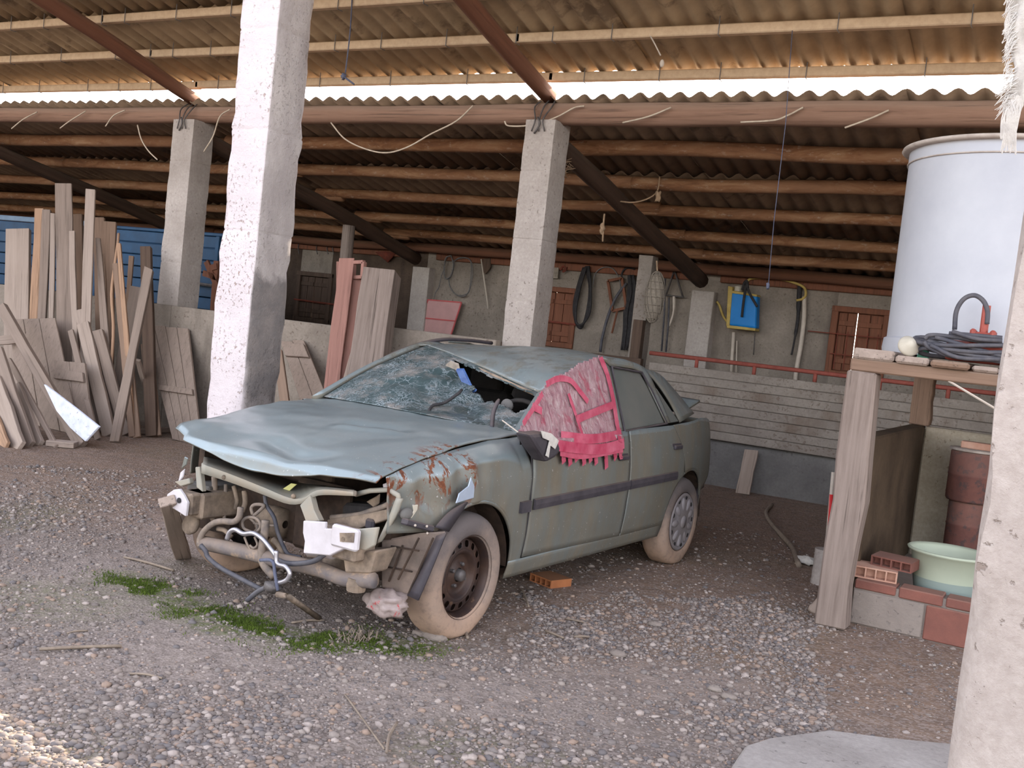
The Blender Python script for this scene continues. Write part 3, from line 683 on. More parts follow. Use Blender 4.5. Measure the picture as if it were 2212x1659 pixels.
for sgn, sn in ((1, 'left'), (-1, 'right')):
    wr = sgn == 1
    fb = lambda x: max(archz(x, 0), .29 if x < 0 else .555)
    panel('front_wing', -.468, .545 if wr else .36, fb, lambda x: interp(x, hoodz) - .004, 64, 20, sgn, wr)
    panel('front_door', -1.630, -.481, lambda x: .335 - .02 * (x + .48) / -1.15, lambda x: interp(x, [(-1.64, .968), (-.48, .955)]), 40, 18, sgn, wr)
    rdt = lambda x: interp(x, [(-2.5, .74), (-2.47, .80), (-2.43, .87), (-2.38, .93), (-2.335, .985), (-1.64, .970)])
    panel('rear_door', -2.5, -1.645, lambda x: max(.315, archz(x, -2.64)), rdt, 48, 18, sgn)
    qb = lambda x: interp(x, [(-2.505, .735), (-2.475, .80), (-2.435, .87), (-2.385, .93), (-2.338, .978)]) if x > -2.505 else max(archz(x, -2.64), interp(x, [(-3.28, .58), (-3.0, .50)]))
    panel('rear_quarter', -3.27, -2.335, qb, lambda x: interp(x, [(-3.28, .985), (-3.1, 1.01), (-2.9, 1.02), (-2.7, 1.005), (-2.335, .986)]), 56, 16, sgn)
    panel('sill', -2.27, -.35, lambda x: .235, lambda x: .330, 24, 4, sgn)
    cpart('door_lining', G().grid(20, 6, lambda u, v_: Vector((lerp(-2.25, -.44, u), sgn * (side(-1.2, lerp(.3, .94, v_)) - .05), lerp(.28, .95, v_)))), 'interior')
    for xs_, z0_ in ((-.475, .34), (-1.6375, .32)): cpart('door_seam', G().tube([(xs_, sgn * (side(xs_, z_) - .0015), z_) for z_ in [lerp(z0_, .952, i / 14) for i in range(15)]], .0055, 6), 'black', smooth=True)
    # rubbing strip
    g = G()
    for a, b in ((-.50, -1.628), (-1.648, -2.36)):
        pts = [Vector((lerp(a, b, i / 12), sgn * (side(lerp(a, b, i / 12), .63) + .006), lerp(.615, .65, (lerp(a, b, i / 12) + .38) / -1.98))) for i in range(13)]
        O = [(0, -.030), (.012, -.026), (.016, 0), (.012, .026), (0, .030)]; V = [p + Vector((0, sgn * oy, oz)) for p in pts for oy, oz in O]
        g.add(V, [(i * 5 + k, i * 5 + k + 1, (i + 1) * 5 + k + 1, (i + 1) * 5 + k) for i in range(12) for k in range(4)] + [(0, 1, 2, 3, 4), (64, 63, 62, 61, 60)])
    if sgn == 1: g.bar((-.37, side(-.37, .62) + .006, .612), (-.462, side(-.46, .62) + .006, .614), .02, .058, (0, 0, 1))
    cpart('rubbing_strip', g, 'black_plastic')
    for c in (0.0, -2.64):                       # wheel houses and arch lips
        g = G(); g.grid(20, 3, lambda u, v_: Vector((c + .385 * math.cos(math.pi * u), sgn * lerp(.42, .80, v_), .29 + .385 * math.sin(math.pi * u))))
        g.add([Vector((c + .39 * math.cos(math.pi * i / 20), sgn * .42, .29 + .39 * math.sin(math.pi * i / 20))) for i in range(21)], [tuple(range(21))])
        cpart('wheel_house', g, 'dusty_dark', smooth=False)
        a0 = .0 if c else .30
        pts = [(c + AR * math.cos(t_), sgn * (side(c + AR * math.cos(t_), .30 + AR * math.sin(t_)) - .004), .30 + AR * math.sin(t_)) for t_ in [lerp(a0 * math.pi, .99 * math.pi, i / 24) for i in range(25)]]
        cpart('arch_lip', G().tube(pts, .010, 6), paint, smooth=True)
    for xh, zh in ((-1.53, .80), (-2.36, .83)):  # door handles
        y = side(xh, zh); g = G().box((xh, sgn * (y - .002), zh), (.15, .012, .075)); h = cpart('door_handle', g, 'black_plastic', bevel=.01, bseg=2)
        cpart('grip', G().box((xh, sgn * (y + .014), zh + .012), (.125, .022, .03)), 'black_plastic', h, bevel=.008, bseg=2)
    cpart('drip_rail', G().tube([Vector((x, sgn * (lean(z) + .004), z)) for x, z in ((-1.66, 1.372), (-1.9, 1.370), (-2.12, 1.345), (-2.3, 1.28))], .008, 6), paint, smooth=True) if sgn == -1 else None

# bonnet
def hood(u, v_):
    u = 1 - (1 - u) ** 1.6
    y = lerp(-1, 1, v_); hw = lerp(.735, .680, u)
    xf = .665 - .07 * y * y - .02 * (y < -.85) ; x = lerp(-.555 + .05 * (1 - y * y), xf, u); Y = y * hw
    z = interp(x, [(-.56, .968), (-.2, .955), (.05, .922), (.33, .868), (.45, .842), (.55, .812), (.605, .797), (.642, .772), (.664, .728)]) + .030 * (1 - abs(y) ** 2.5) * (1 - u * .75)
    z += .03 * sm((-y - .8) / .2) * sm((u - .75) / .25)                                # far corner kicks up
    z += .012 * nz(x * 3.2, Y * 3.2, 1) + .005 * nz(x * 9, Y * 9, 2)
    z -= .022 * math.exp(-((x - .50 - .08 * nz(Y * 3)) / .055) ** 2) * sm((Y + .30) / .25) * sm((.42 - Y) / .25)  # fold above the front edge
    z += .016 * math.exp(-((x - .12 + .22 * Y) / .035) ** 2) * sm((Y + .05) / .1) * sm((.42 - Y) / .15)      # sharp crease in the middle
    z -= .016 * math.exp(-((x - .06 + .22 * Y) / .05) ** 2) * sm((Y + .05) / .1) * sm((.42 - Y) / .15)
    z -= .012 * sm((u - .97) / .03)                                                                    # lip
    return Vector((x, Y, z))
hb = cpart('bonnet', G().grid(72, 60, hood), paint, smooth=True, solid=.008)

# roof, crushed at its front left corner
HD = [CP(0, -1.24, 922, 747), CP(0, -1.20, 979, 768), CP(0, -1.12, 1060, 803), CP(0, -1.06, 1115, 828), CP(0, -1.0, 1166, 850)]
LR = [HD[-1], CL(1215, 814, -.07), CL(1262, 788, -.05), CL(1300, 777, -.03), CL(1345, 778, -.02), CL(1392, 796, -.01)]
RR = [HD[0], Vector((-1.5, -.575, 1.345)), Vector((-1.8, -.585, 1.355)), Vector((-2.1, -.58, 1.345)), Vector((-2.46, -.55, 1.30))]
RE = [RR[-1], Vector((-2.50, 0, 1.335)), LR[-1]]
def curve(P):
    Q = smooth_path(P, 10); L = [0]
    for a, b in zip(Q, Q[1:]): L.append(L[-1] + (b - a).length)
    def f(t):
        s = clamp(t) * L[-1]
        for i in range(len(Q) - 1):
            if s <= L[i + 1] or i == len(Q) - 2: return Q[i].lerp(Q[i + 1], (s - L[i]) / max(1e-9, L[i + 1] - L[i]))
    return f
def coons(A, B, C_, D, bulge=None):           # A: v at u=0, B: v at u=1, C: u at v=0, D: u at v=1
    a, b, c, d = curve(A), curve(B), curve(C_), curve(D); p00, p01, p10, p11 = a(0), a(1), b(0), b(1)
    def f(u, v_):
        p = a(v_) * (1 - u) + b(v_) * u + c(u) * (1 - v_) + d(u) * v_ - (p00 * (1 - u) * (1 - v_) + p01 * (1 - u) * v_ + p10 * u * (1 - v_) + p11 * u * v_)
        return p + (bulge(u, v_, p) if bulge else Vector())
    return f
def rb(u, v_, p):
    e = math.sin(math.pi * u) ** .6 * math.sin(math.pi * v_)
    return Vector((0, 0, .022 * e + e * (.012 * nz(p.x * 4, p.y * 4, 6) + .010 * (1 - u) * nz(p.x * 11, p.y * 11, 8))))
cpart('roof', G().grid(48, 40, coons(HD, RE, RR, LR, rb)), paint, smooth=True, solid=.008)
# windscreen header trim (bent bright strip)
hp = [p + Vector((.012, 0, -.012)) for p in smooth_path(HD[1:], 6)]
cpart('header_trim', G().tube(hp, .012, 6), 'dusty_metal', smooth=True)
cpart('header_seal', G().tube([p + Vector((-.02, 0, .016)) for p in hp], .008, 6), 'black_plastic', smooth=True)

# shattered windscreen
ws = NT('crazed laminated glass'); v = ws.coords((1, 1, 1), False)
gl = ws.ramp(ws.noise(v, 2.5, 5), [(.3, S(40, 54, 54)), (.7, S(70, 86, 88))])
dv = ws.n('ShaderNodeVectorMath', operation='ADD'); nn = ws.n('ShaderNodeTexNoise'); nn.inputs['Scale'].default_value = 7; nn.inputs['Detail'].default_value = 5; ws.l(v, nn.inputs[0])
sc_ = ws.n('ShaderNodeVectorMath', operation='SCALE'); sc_.inputs['Scale'].default_value = .25; ws.l(nn.outputs['Color'], sc_.inputs[0]); ws.l(v, dv.inputs[0]); ws.l(sc_.outputs[0], dv.inputs[1])
def crack(scale, w): return ws.ramp(ws.voro(dv.outputs[0], scale, 'DISTANCE_TO_EDGE'), [(0, 1), (w, 0)])
cr = ws.math('MAXIMUM', ws.math('MULTIPLY', crack(11, .034), ws.ramp(ws.noise(v, 4, 4), [(.36, .1), (.6, .9)])), ws.math('MULTIPLY', crack(42, .10), ws.ramp(ws.noise(v, 3.4, 5), [(.46, 0), (.62, .85)])))
col = ws.mix(ws.math('MULTIPLY', cr, .85), gl, S(176, 186, 190))
gx_ = ws.xyz(); zone = ws.math('MULTIPLY', ws.ramp(ws.noise(v, 6, 5), [(.50, 0), (.56, 1)]), ws.ramp(gx_[2], [(1.05, 0), (1.15, 1)]))
col = ws.mix(ws.math('MULTIPLY', zone, .8), col, S(56, 84, 134))
col = ws.mix(ws.math('MULTIPLY', ws.ramp(ws.noise(v, 5, 7, .7), [(.50, 0), (.7, .8)]), 1.0), col, S(152, 140, 132))
MT['windscreen'] = ws.fin(col, ws.math('ADD', ws.math('MULTIPLY', cr, .4), .28), 0, ws.bump(ws.math('ADD', cr, ws.noise(v, 18, 5)), .5, .012), .5)
BASE = [Vector((-.50, -.665, .985)), Vector((-.44, -.3, .995)), Vector((-.42, .05, .995)), Vector((-.45, .4, .985)), Vector((-.52, .69, .965))]
RP = [BASE[0], Vector((-.85, -.61, 1.17)), HD[0]]; LP = [BASE[-1], Vector((-.76, .60, 1.07)), HD[-1]]
def wb(u, v_, p):
    e = math.sin(math.pi * u) * math.sin(math.pi * v_)
    s_ = -.09 * e * sm((v_ - .25) / .5) + .02 * e * (1 - v_) + e ** .5 * .018 * nz(p.x * 9, p.y * 9, 3)
    return Vector((s_ * .5, 0, s_))
HOLE = [(978, 776), (1000, 788), (1160, 856), (1150, 880), (1113, 893), (1098, 882), (1078, 874), (1060, 868), (1047, 871), (1034, 852), (1022, 848), (1024, 838), (1008, 822), (992, 812), (985, 806)]
def keep(p):
    q = toPx(CARLOC + CARR @ p); return not inpoly(q[0] + 5 * nz(p.x * 30, p.y * 30), q[1] + 4 * nz(p.y * 30, p.x * 30, 5), HOLE)
cpart('windscreen', G().grid(80, 100, coons(BASE, HD, RP, LP, wb), keep), 'windscreen', smooth=True, solid=.005)
# torn flap of blue interlayer by the hole
fl = [CP(0, -.95, *p) for p in ((985, 800), (1000, 800), (1018, 838), (1028, 846), (1016, 850), (1000, 832))]
cpart('glass_flap', G().prism(fl, (-.01, 0, .012)), 'blue_glass')
cpart('torn_film', G().prism([CP(0, -1.02, *p) for p in ((962, 790), (972, 782), (990, 788), (994, 806), (984, 814), (968, 810))], (-.006, 0, .01)), 'net', bevel=.002)
for P in (((925, 890), (935, 876), (960, 870), (990, 850), (997, 842)), ((888, 890), (898, 885), (906, 875))):
    cpart('wiper_arm', G().tube(smooth_path([CP(0, -.52 - .05 * i, *p) for i, p in enumerate(P)], 4), .009, 6), 'black', smooth=True)
cpart('wiper_arm', G().tube(smooth_path([CP(0, -.48, 1062, 928), CP(0, -.52, 1066, 890), CP(0, -.56, 1078, 862)], 4), [.012] * 8 + [.006], 6), 'black_plastic', smooth=True)
cpart('aerial', G().tube([CP(0, -.50, 1085, 908), CP(0, -.5, 1128, 940)], .004, 5), 'pipe_white')
# scuttle panel below the screen, firewall, dashboard
cpart('scuttle', G().grid(3, 24, lambda u, v_: Vector((lerp(-.40, -.53, u), lerp(-.70, .70, v_), .955 + .015 * u + .01 * math.sin(math.pi * v_) + .006 * nz(v_ * 20, u * 3)))), 'black_plastic', solid=.006, smooth=True)
cpart('firewall', G().bx((-.48, -.70, .25), (-.44, .70, .94)), 'dusty_dark')
cpart('dashboard', G().box((-.72, 0, .84), (.42, 1.30, .22)), 'interior', bevel=.05, bseg=3)
sw = Matrix.Translation((-1.02, .36, .93)) @ Matrix.Rotation(math.radians(65), 4, 'Y')
g = G().tube([sw @ Vector((.185 * math.cos(a), .185 * math.sin(a), 0)) for a in [2 * math.pi * i / 24 for i in range(24)]], .015, 8, closed=True)
for a in (0, 2.4, 3.9): g.tube([sw @ Vector((0, 0, -.02)), sw @ Vector((.18 * math.cos(a), .18 * math.sin(a), 0))], .014, 6)
cpart('steering_wheel', g, 'interior', smooth=True)
for sy in (.37, -.37):
    seat = cpart('seat', G().box((-1.42, sy, .50), (.52, .50, .20)), 'interior', bevel=.06, bseg=3)
    cpart('backrest', G().box((-1.70, sy, .80), (.16, .48, .58), Matrix.Rotation(math.radians(-14), 3, 'Y')), 'interior', seat, bevel=.06, bseg=3)
    cpart('headrest', G().box((-1.80, sy, 1.14), (.10, .26, .18)), 'interior', seat, bevel=.045, bseg=3)
cpart('rear_bench', G().box((-2.25, 0, .50), (.5, 1.25, .24)).box((-2.52, 0, .82), (.16, 1.25, .52), Matrix.Rotation(math.radians(-18), 3, 'Y')), 'interior', bevel=.05, bseg=3)
cpart('courtesy_mirror', G().ball((-1.02, .30, 1.06), .045, 12, 8, (.4, 1, .9)), 'interior_gray', smooth=True)
cpart('floor_pan', G().bx((-3.15, -.74, .20), (-.44, .74, .26)), 'dusty_dark')
cpart('rear_bulkhead', G().bx((-3.2, -.70, .26), (-2.6, .70, .58)), 'dusty_dark')
cpart('parcel_shelf', G().bx((-2.95, -.66, .94), (-2.60, .66, .97)), 'interior')

# pillars, side glass
def quad(name, P, mt, th=.03, parent=None, bevel=.004, outward=-1):
    P = [Vector(p) for p in P]; n = (P[1] - P[0]).cross(P[2] - P[0]).normalized()
    if n.y * (1 if P[0].y > 0 else -1) < 0: n = -n
    return cpart(name, G().prism(P, n * th * outward), mt, parent, bevel=bevel)
cpart('windscreen_pillar', G().tube(smooth_path([Vector((-.44, .715, .90)), Vector((-.72, .65, 1.07)), HD[-1] + Vector((0, .02, -.005))], 6), [.034] * 12 + [.028], 8), paint, smooth=True)
cpart('windscreen_pillar', G().tube(smooth_path([Vector((-.45, -.70, .97)), Vector((-.85, -.655, 1.165)), Vector((-1.24, -.585, 1.325)), Vector((-1.5, -.59, 1.345))], 6), .022, 8), paint, smooth=True)
cpart('door_seal', G().tube(smooth_path([CP(1, -.73, 706, 857), CP(1, -.69, 780, 806), CP(1, -.64, 860, 760), CP(1, -.60, 945, 735), CP(1, -.58, 1010, 735), CP(1, -.58, 1062, 741)], 6), .014, 6), 'black_plastic', smooth=True)
DG = [CL(1318, 792), CL(1383, 804), CL(1404, 842), CL(1437, 914), CL(1346, 931)]
quad('rear_door_glass', [p + Vector((0, -.006, 0)) for p in DG], 'glass_dusty', .006)
cpart('window_seal', G().tube([p + Vector((0, .012, 0)) for p in DG], .008, 6, closed=True), 'black_plastic')
def strip(name, A, B, mt, off=.0): # band between two polylines
    a, b = curve(A), curve(B); return cpart(name, G().grid(16, 3, lambda u, v_: a(u).lerp(b(u), v_) + Vector((0, off, 0))), mt, smooth=True, solid=.01)
# rear door frame: front, top and rear bands
strip('door_frame', [CL(1296, 774), CL(1322, 850), CL(1342, 934)], [CL(1317, 790), CL(1332, 850), CL(1347, 932)], paint)
strip('door_frame', [CL(1296, 773), CL(1342, 777), CL(1388, 794), CL(1408, 826), CL(1446, 914)], [CL(1316, 791), CL(1345, 794), CL(1381, 804), CL(1402, 842), CL(1437, 915)], paint)
quad('quarter_glass', [CL(1418, 838), CL(1446, 880), CL(1466, 910), CL(1443, 914)], 'glass_dusty', .006)
CT = [CL(1390, 794), CL(1422, 830), CL(1450, 872), CL(1470, 912)]
CB = [LR[-1], CL(1425, 808, -.05), CL(1460, 845, -.10), CP(1, .62, 1500, 893)]
strip('rear_pillar', CT, CB, paint)
# mirror-image frames on the far side
far = lambda p: Vector((p[0], -p[1], p[2]))
RG = [(-1.66, lean(1.35), 1.35), (-2.10, lean(1.325), 1.325), (-2.22, lean(1.22), 1.22), (-2.34, lean(.995), .995), (-1.70, lean(.96), .96)]
quad('rear_door_glass', [far(p) for p in RG], 'glass_dusty', .006)
quad('front_door_glass', [far(p) for p in ((-1.58, lean(1.35), 1.35), (-1.25, lean(1.32), 1.32), (-.62, lean(1.0), 1.0), (-.6, lean(.96), .96), (-1.62, lean(.96), .96))], 'glass_dusty', .006)
cpart('centre_pillar', G().tube([far((-1.64, lean(.96), .96)), far((-1.60, lean(1.35), 1.35))], .03, 6), paint)
cpart('centre_pillar', G().tube([Vector((-1.66, lean(.96) - .04, .94)), Vector((-1.62, lean(1.33) - .05, 1.33))], .03, 6), 'interior')
strip('rear_pillar', [far((-2.12, lean(1.335), 1.335)), far((-2.35, lean(1.2), 1.2)), far((-2.5, lean(.99), .99))], [Vector((-2.46, -.55, 1.30)), Vector((-2.65, -.57, 1.17)), Vector((-2.95, -.62, 1.02))], paint)
strip('roof_rail', [far((-1.24, .585, 1.33)), far((-1.8, lean(1.35), 1.35)), far((-2.14, lean(1.33), 1.33))], [HD[0], Vector((-1.8, -.585, 1.352)), Vector((-2.4, -.56, 1.31))], paint)
# rear screen, boot lid standing slightly open, tail
RS = [Vector((-2.95, -.60, 1.03)), Vector((-2.97, 0, 1.04)), Vector((-2.93, .60, 1.03))]
cpart('rear_screen', G().grid(10, 14, coons(RE, RS, [RE[0], RS[0]], [RE[-1], RS[-1]])), 'glass_dusty', smooth=True, solid=.006)
bl = [CP(1, .60, 1462, 866), CP(1, .58, 1506, 884)]
cpart('boot_lid', G().grid(8, 16, lambda u, v_: Vector((lerp(-2.93, -3.22, u), lerp(-.64, .62, v_), 1.035 + .075 * u + .012 * math.sin(math.pi * v_)))), paint, smooth=True, solid=.02)
cpart('tail_panel', G().grid(10, 20, lambda u, v_: Vector((-3.27 - .05 * math.sin(math.pi * v_) - .02 * math.sin(math.pi * u), lerp(-.66, .66, v_), lerp(.60, .985, u)))), paint, smooth=True, solid=.01)
cpart('boot_floor', G().bx((-3.24, -.64, .93), (-2.9, .64, .95)), 'dusty_dark')
for s_ in (1, -1): cpart('tail_lamp', G().box((-3.245, s_ * .60, .84), (.06, .20, .22)), mat('dusty red lens', S(120, 40, 36), S(104, 60, 52), 6, .5, .1), bevel=.02)
g = G()
def bump_fn(u, v_):
    a = lerp(-1, 1, v_); y = a * .80; x = -3.36 + .34 * max(0, abs(a) - .72) / .28 * 1.15; 
    return Vector((x, math.copysign(min(abs(y), .80), y) , lerp(.33, .60, u) + .01 * nz(v_ * 30, u * 4)))
cpart('rear_bumper', g.grid(6, 40, bump_fn), 'black_plastic', smooth=True, solid=.02)
rag = [CP(1, .76, *p) for p in ((1502, 992), (1530, 985), (1531, 1000), (1524, 1030), (1520, 1054), (1511, 1060), (1508, 1020))]
quad('bumper_corner', rag, 'black_plastic', .02)

# wheels: local axis along y, outer face at +y
def wheel(name, x, y, sgn, kind):
    r = bpy.data.objects.new(name, None); COL.objects.link(r); r.parent = car; r.location = (x, y, .297)
    if sgn < 0: r.rotation_euler = (0, 0, math.pi)
    Rm = Matrix.Rotation(-math.pi / 2, 4, 'X')       # lathe z -> +y
    prof = [(.200, .075), (.212, .088), (.235, .094), (.262, .094), (.285, .086), (.303, .066), (.311, .04), (.312, 0), (.311, -.04), (.303, -.066), (.285, -.086), (.262, -.094), (.235, -.092), (.205, -.086), (.195, -.06)]
    g = G().lathe(prof, 48, Rm)
    for p in g.v:
        if p.z < -.25:
            k = sm((-.25 - p.z) / .06); p.y += .016 * k * (1 if p.y > 0 else -1); p.z = max(p.z, -.295)
    tyre = obj('tyre', g, MT['dusty_rubber'], r, local=True, smooth=True)
    if kind == 'steel':
        rim = obj('rim', G().lathe([(.206, .088), (.212, .082), (.200, .074), (.190, .060), (.186, .03), (.186, -.06), (.196, -.08)], 48, Rm), MT['rim'], r, local=True, smooth=True)
        # dished disc with sixteen vent holes
        g = G(); n = 16; rows = [.188, .180, .174, .142, .136, .130]; ys = [.022, .034, .038, .044, .046, .046]; V = []; Fc = []; K = n * 4
        for rr, yy in zip(rows, ys):
            for k in range(K): a = 2 * math.pi * k / K; V.append((rr * math.cos(a), yy, rr * math.sin(a)))
        for i in range(len(rows) - 1):
            for k in range(K):
                if i == 2 and k % 4 in (1, 2): continue
                Fc.append((i * K + k, (i + 1) * K + k, (i + 1) * K + (k + 1) % K, i * K + (k + 1) % K))
        g.add(V, Fc); obj('vented_disc', g, MT['rim'], rim, local=True, smooth=True, subs=1, solid=.004)
        obj('centre', G().lathe([(.132, .045), (.124, .047), (.112, .042), (.104, .022), (.092, .014), (.06, .018), (.05, .026), (.034, .030)], 32, Rm), MT['rim'], rim, local=True, smooth=True)
        obj('hub', G().lathe([(.030, .02), (.030, .050), (.025, .058), (.010, .062), (0.001, .063)], 20, Rm), MT['iron'], r, local=True, smooth=True)
        for k in range(4):
            a = 2 * math.pi * (k + .3) / 4; obj('wheel_bolt', G().lathe([(.010, .012), (.010, .036), (.007, .040), (0.001, .04)], 6, Matrix.Translation((.056 * math.cos(a), 0, .056 * math.sin(a))) @ Rm), MT['iron'], r, local=True)
        obj('brake_drum', G().lathe([(.15, -.06), (.15, -.02), (.001, -.02)], 24, Rm), MT['black'], r, local=True)
    else:
        obj('rim', G().lathe([(.206, .088), (.212, .082), (.200, .074), (.190, .060), (.186, -.06)], 40, Rm), MT['rim'], r, local=True, smooth=True)
        cap = obj('hubcap', G().lathe([(.204, .082), (.198, .092), (.186, .094), (.176, .088), (.11, .096), (.06, .100), (.02, .096), (.001, .095)], 48, Rm), MT['hubcap'], r, local=True, smooth=True)
        for k in range(9):
            a = 2 * math.pi * k / 9; g = G().ball((0, 0, 0), 1, 10, 6); M_ = Matrix.Rotation(-a, 3, 'Y')
            for p in g.v: q = M_ @ Vector((.128 + p.x * .052, .092 + p.y * .014, p.z * .026)); p.x, p.y, p.z = q
            obj('spoke', g, MT['hubcap'], cap, local=True, smooth=True)
            a2 = a + math.pi / 9; obj('vent', G().lathe([(.017, .086), (.016, .0915), (.001, .0915)], 10, Matrix.Translation((.172 * math.cos(a2), 0, .172 * math.sin(a2))) @ Rm), MT['black'], cap, local=True)
        obj('centre_cap', G().lathe([(.045, .09), (.042, .106), (.001, .108)], 20, Rm), MT['hubcap'], cap, local=True, smooth=True)
    return r
wheel('wheel', 0, .740, 1, 'steel'); wheel('wheel', -2.64, .738, 1, 'cap'); wheel('wheel', 0, -.735, -1, 'steel'); wheel('wheel', -2.64, -.735, -1, 'cap')
for x in (0, -2.64): cpart('axle', G().tube([(x, -.68, .297), (x, .68, .297)], .03, 8), 'dusty_dark')

# torn-open nose: radiator panel, rails, brackets, hoses
def pstrip(name, rows, mt, th=.006, n=28, parent=None):
    C_ = [curve(r) for r in rows]; g = G(); V = [c(i / n) for c in C_ for i in range(n + 1)]
    g.add(V, [(j * (n + 1) + i, j * (n + 1) + i + 1, (j + 1) * (n + 1) + i + 1, (j + 1) * (n + 1) + i) for j in range(len(rows) - 1) for i in range(n)])
    return cpart(name, g, mt, parent, smooth=False, solid=th, auto=35)
rp = pstrip('radiator_panel', [cx(.40, (440, 988), (520, 1008), (600, 1032), (650, 1046), (700, 1052), (765, 1060)), cx(.575, (438, 1002), (500, 1024), (570, 1052), (625, 1074), (655, 1075), (690, 1057), (765, 1062)),
    cx(.60, (436, 1004), (500, 1027), (570, 1055), (624, 1077), (656, 1078), (692, 1060), (765, 1065)), cx(.60, (437, 1022), (500, 1042), (570, 1068), (622, 1088), (656, 1087), (690, 1070), (765, 1071))], 'green_metal', .008)
quad('warning_sticker', cx(.52, (604, 1061), (630, 1044), (642, 1046), (622, 1064)), 'sticker', .004, rp, 0)
for p in ((634, 1072), (484, 1031)): cpart('bolt', G().ball(CP(0, .607, *p), .012, 8, 6), 'dusty_metal', rp, smooth=True)
cpart('radiator_tube', G().tube(cx(.56, (703, 1058), (768, 1066)), .013, 8), 'pipe_white', rp, smooth=True)
quad('panel_upright', cx(.56, (431, 1008), (441, 1008), (447, 1062), (434, 1052)), 'green_metal', .03)
quad('panel_upright', cx(.58, (660, 1090), (682, 1068), (690, 1100), (702, 1124), (674, 1128)), 'green_metal', .04)
cpart('cross_tube', G().tube(smooth_path(cx(.58, (436, 1172), (520, 1190), (600, 1210), (690, 1230), (745, 1250), (808, 1254)), 5), .036, 10), mat('scuffed grey cross tube', S(92, 88, 92), S(128, 114, 104), 9, .7, .3, 50, spots=(S(160, 136, 114), 7, .56), dust=(S(160, 136, 114), .4)), smooth=True)
cpart('bush', G().lathe([(.042, -.03), (.046, 0), (.042, .03)], 14, Matrix.Translation(CP(0, .58, 770, 1262)), True, True), 'dusty_metal')
for sy in (.47, -.47): cpart('chassis_rail', G().bx((-.44, sy - .07, .40), (.60, sy + .07, .53)), 'dusty_metal', bevel=.01)
cpart('rail_end', G().bx((.52, .42, .42), (.665, .66, .545)), 'dusty_metal', bevel=.01)
wbk = quad('bumper_bracket', cx(.68, (661, 1124), (709, 1127), (708, 1141), (776, 1142), (773, 1177), (757, 1180), (718, 1199), (661, 1194), (664, 1168), (660, 1150)), 'white_metal', .02, bevel=.004)
cpart('channel', G().bx(CP(0, .68, 722, 1176) , CP(0, .715, 772, 1146)), 'white_metal', wbk, bevel=.01)
quad('recess', cx(.718, (734, 1151), (766, 1151), (764, 1172), (735, 1170)), 'dusty_metal', .002, wbk, 0)
quad('flange', [CP(0, .675, 661, 1194), CP(0, .675, 718, 1199), CP(0, .675, 757, 1180), CP(0, .60, 757, 1192), CP(0, .60, 720, 1208), CP(0, .60, 665, 1202)], 'white_metal', .006, wbk, 0)
for p, r_ in (((690, 1160), .016), ((742, 1165), .012)): cpart('hole', G().lathe([(r_, .0), (r_, .003), (.001, .003)], 12, Matrix.Translation(CP(0, .683 if p[0] < 700 else .717, *p)) @ Matrix.Rotation(math.pi / 2, 4, 'Y')), 'black', wbk)
for p in ((667, 1131), (667, 1185), (709, 1164)): cpart('bolt', G().lathe([(.011, 0), (.011, .012), (.001, .013)], 6, Matrix.Translation(CP(0, .682, *p)) @ Matrix.Rotation(math.pi / 2, 4, 'Y')), 'steel', wbk)
quad('rail_plate', cx(.64, (776, 1142), (822, 1138), (813, 1178), (795, 1188), (776, 1184)), 'green_metal', .02)
# tapered mount below the left rail
t0 = cx(.60, (738, 1192), (812, 1190)); b0 = cx(.60, (744, 1238), (798, 1240))
g = G(); D_ = Vector((-.16, 0, 0)); g.add([t0[0], t0[1], b0[1], b0[0], t0[0] + D_, t0[1] + D_, b0[1] + D_ * .8, b0[0] + D_ * .8], [(0, 1, 2, 3), (7, 6, 5, 4), (0, 4, 5, 1), (1, 5, 6, 2), (2, 6, 7, 3), (3, 7, 4, 0)])
cpart('engine_mount', g, 'dusty_metal', bevel=.008); cpart('mount_stud', G().tube(cx(.56, (768, 1238), (766, 1258)), .02, 8), 'dusty_metal')
# headlamp opening, left
cpart('headlamp_frame', G().tube(cx(.52, (768, 1068), (800, 1060), (840, 1058), (860, 1070), (862, 1082)), .012, 8), 'green_metal', smooth=True)
pstrip('headlamp_stay', [cx(.54, (855, 1076), (838, 1120), (812, 1176)), cx(.54, (866, 1078), (850, 1120), (820, 1170))], 'green_metal', .02, 10)
quad('headlamp_tray', cx(.50, (706, 1123), (800, 1108), (852, 1096), (838, 1122), (775, 1142), (708, 1140)), 'dusty_metal', .05)
quad('headlamp_shell', cx(.40, (722, 1102), (745, 1086), (800, 1090), (842, 1082), (846, 1100), (760, 1120), (728, 1120)), 'black', .10, bevel=.012)
quad('reflector_shard', cx(.42, (790, 1084), (812, 1072), (820, 1066), (818, 1088), (806, 1096)), 'dusty_metal', .01)
cpart('loom', G().tube(smooth_path(cx(.46, (716, 1118), (740, 1116), (775, 1112), (800, 1104), (830, 1094), (852, 1082)), 5), .014, 8), 'hose', smooth=True)
cpart('grille_remnant', G().box(CP(0, .50, 800, 1132), (.03, .05, .05)), 'black_plastic', bevel=.01)
quad('wing_bracket', cx(.50, (826, 1046), (842, 1040), (843, 1054), (828, 1058)), 'white_metal', .005)
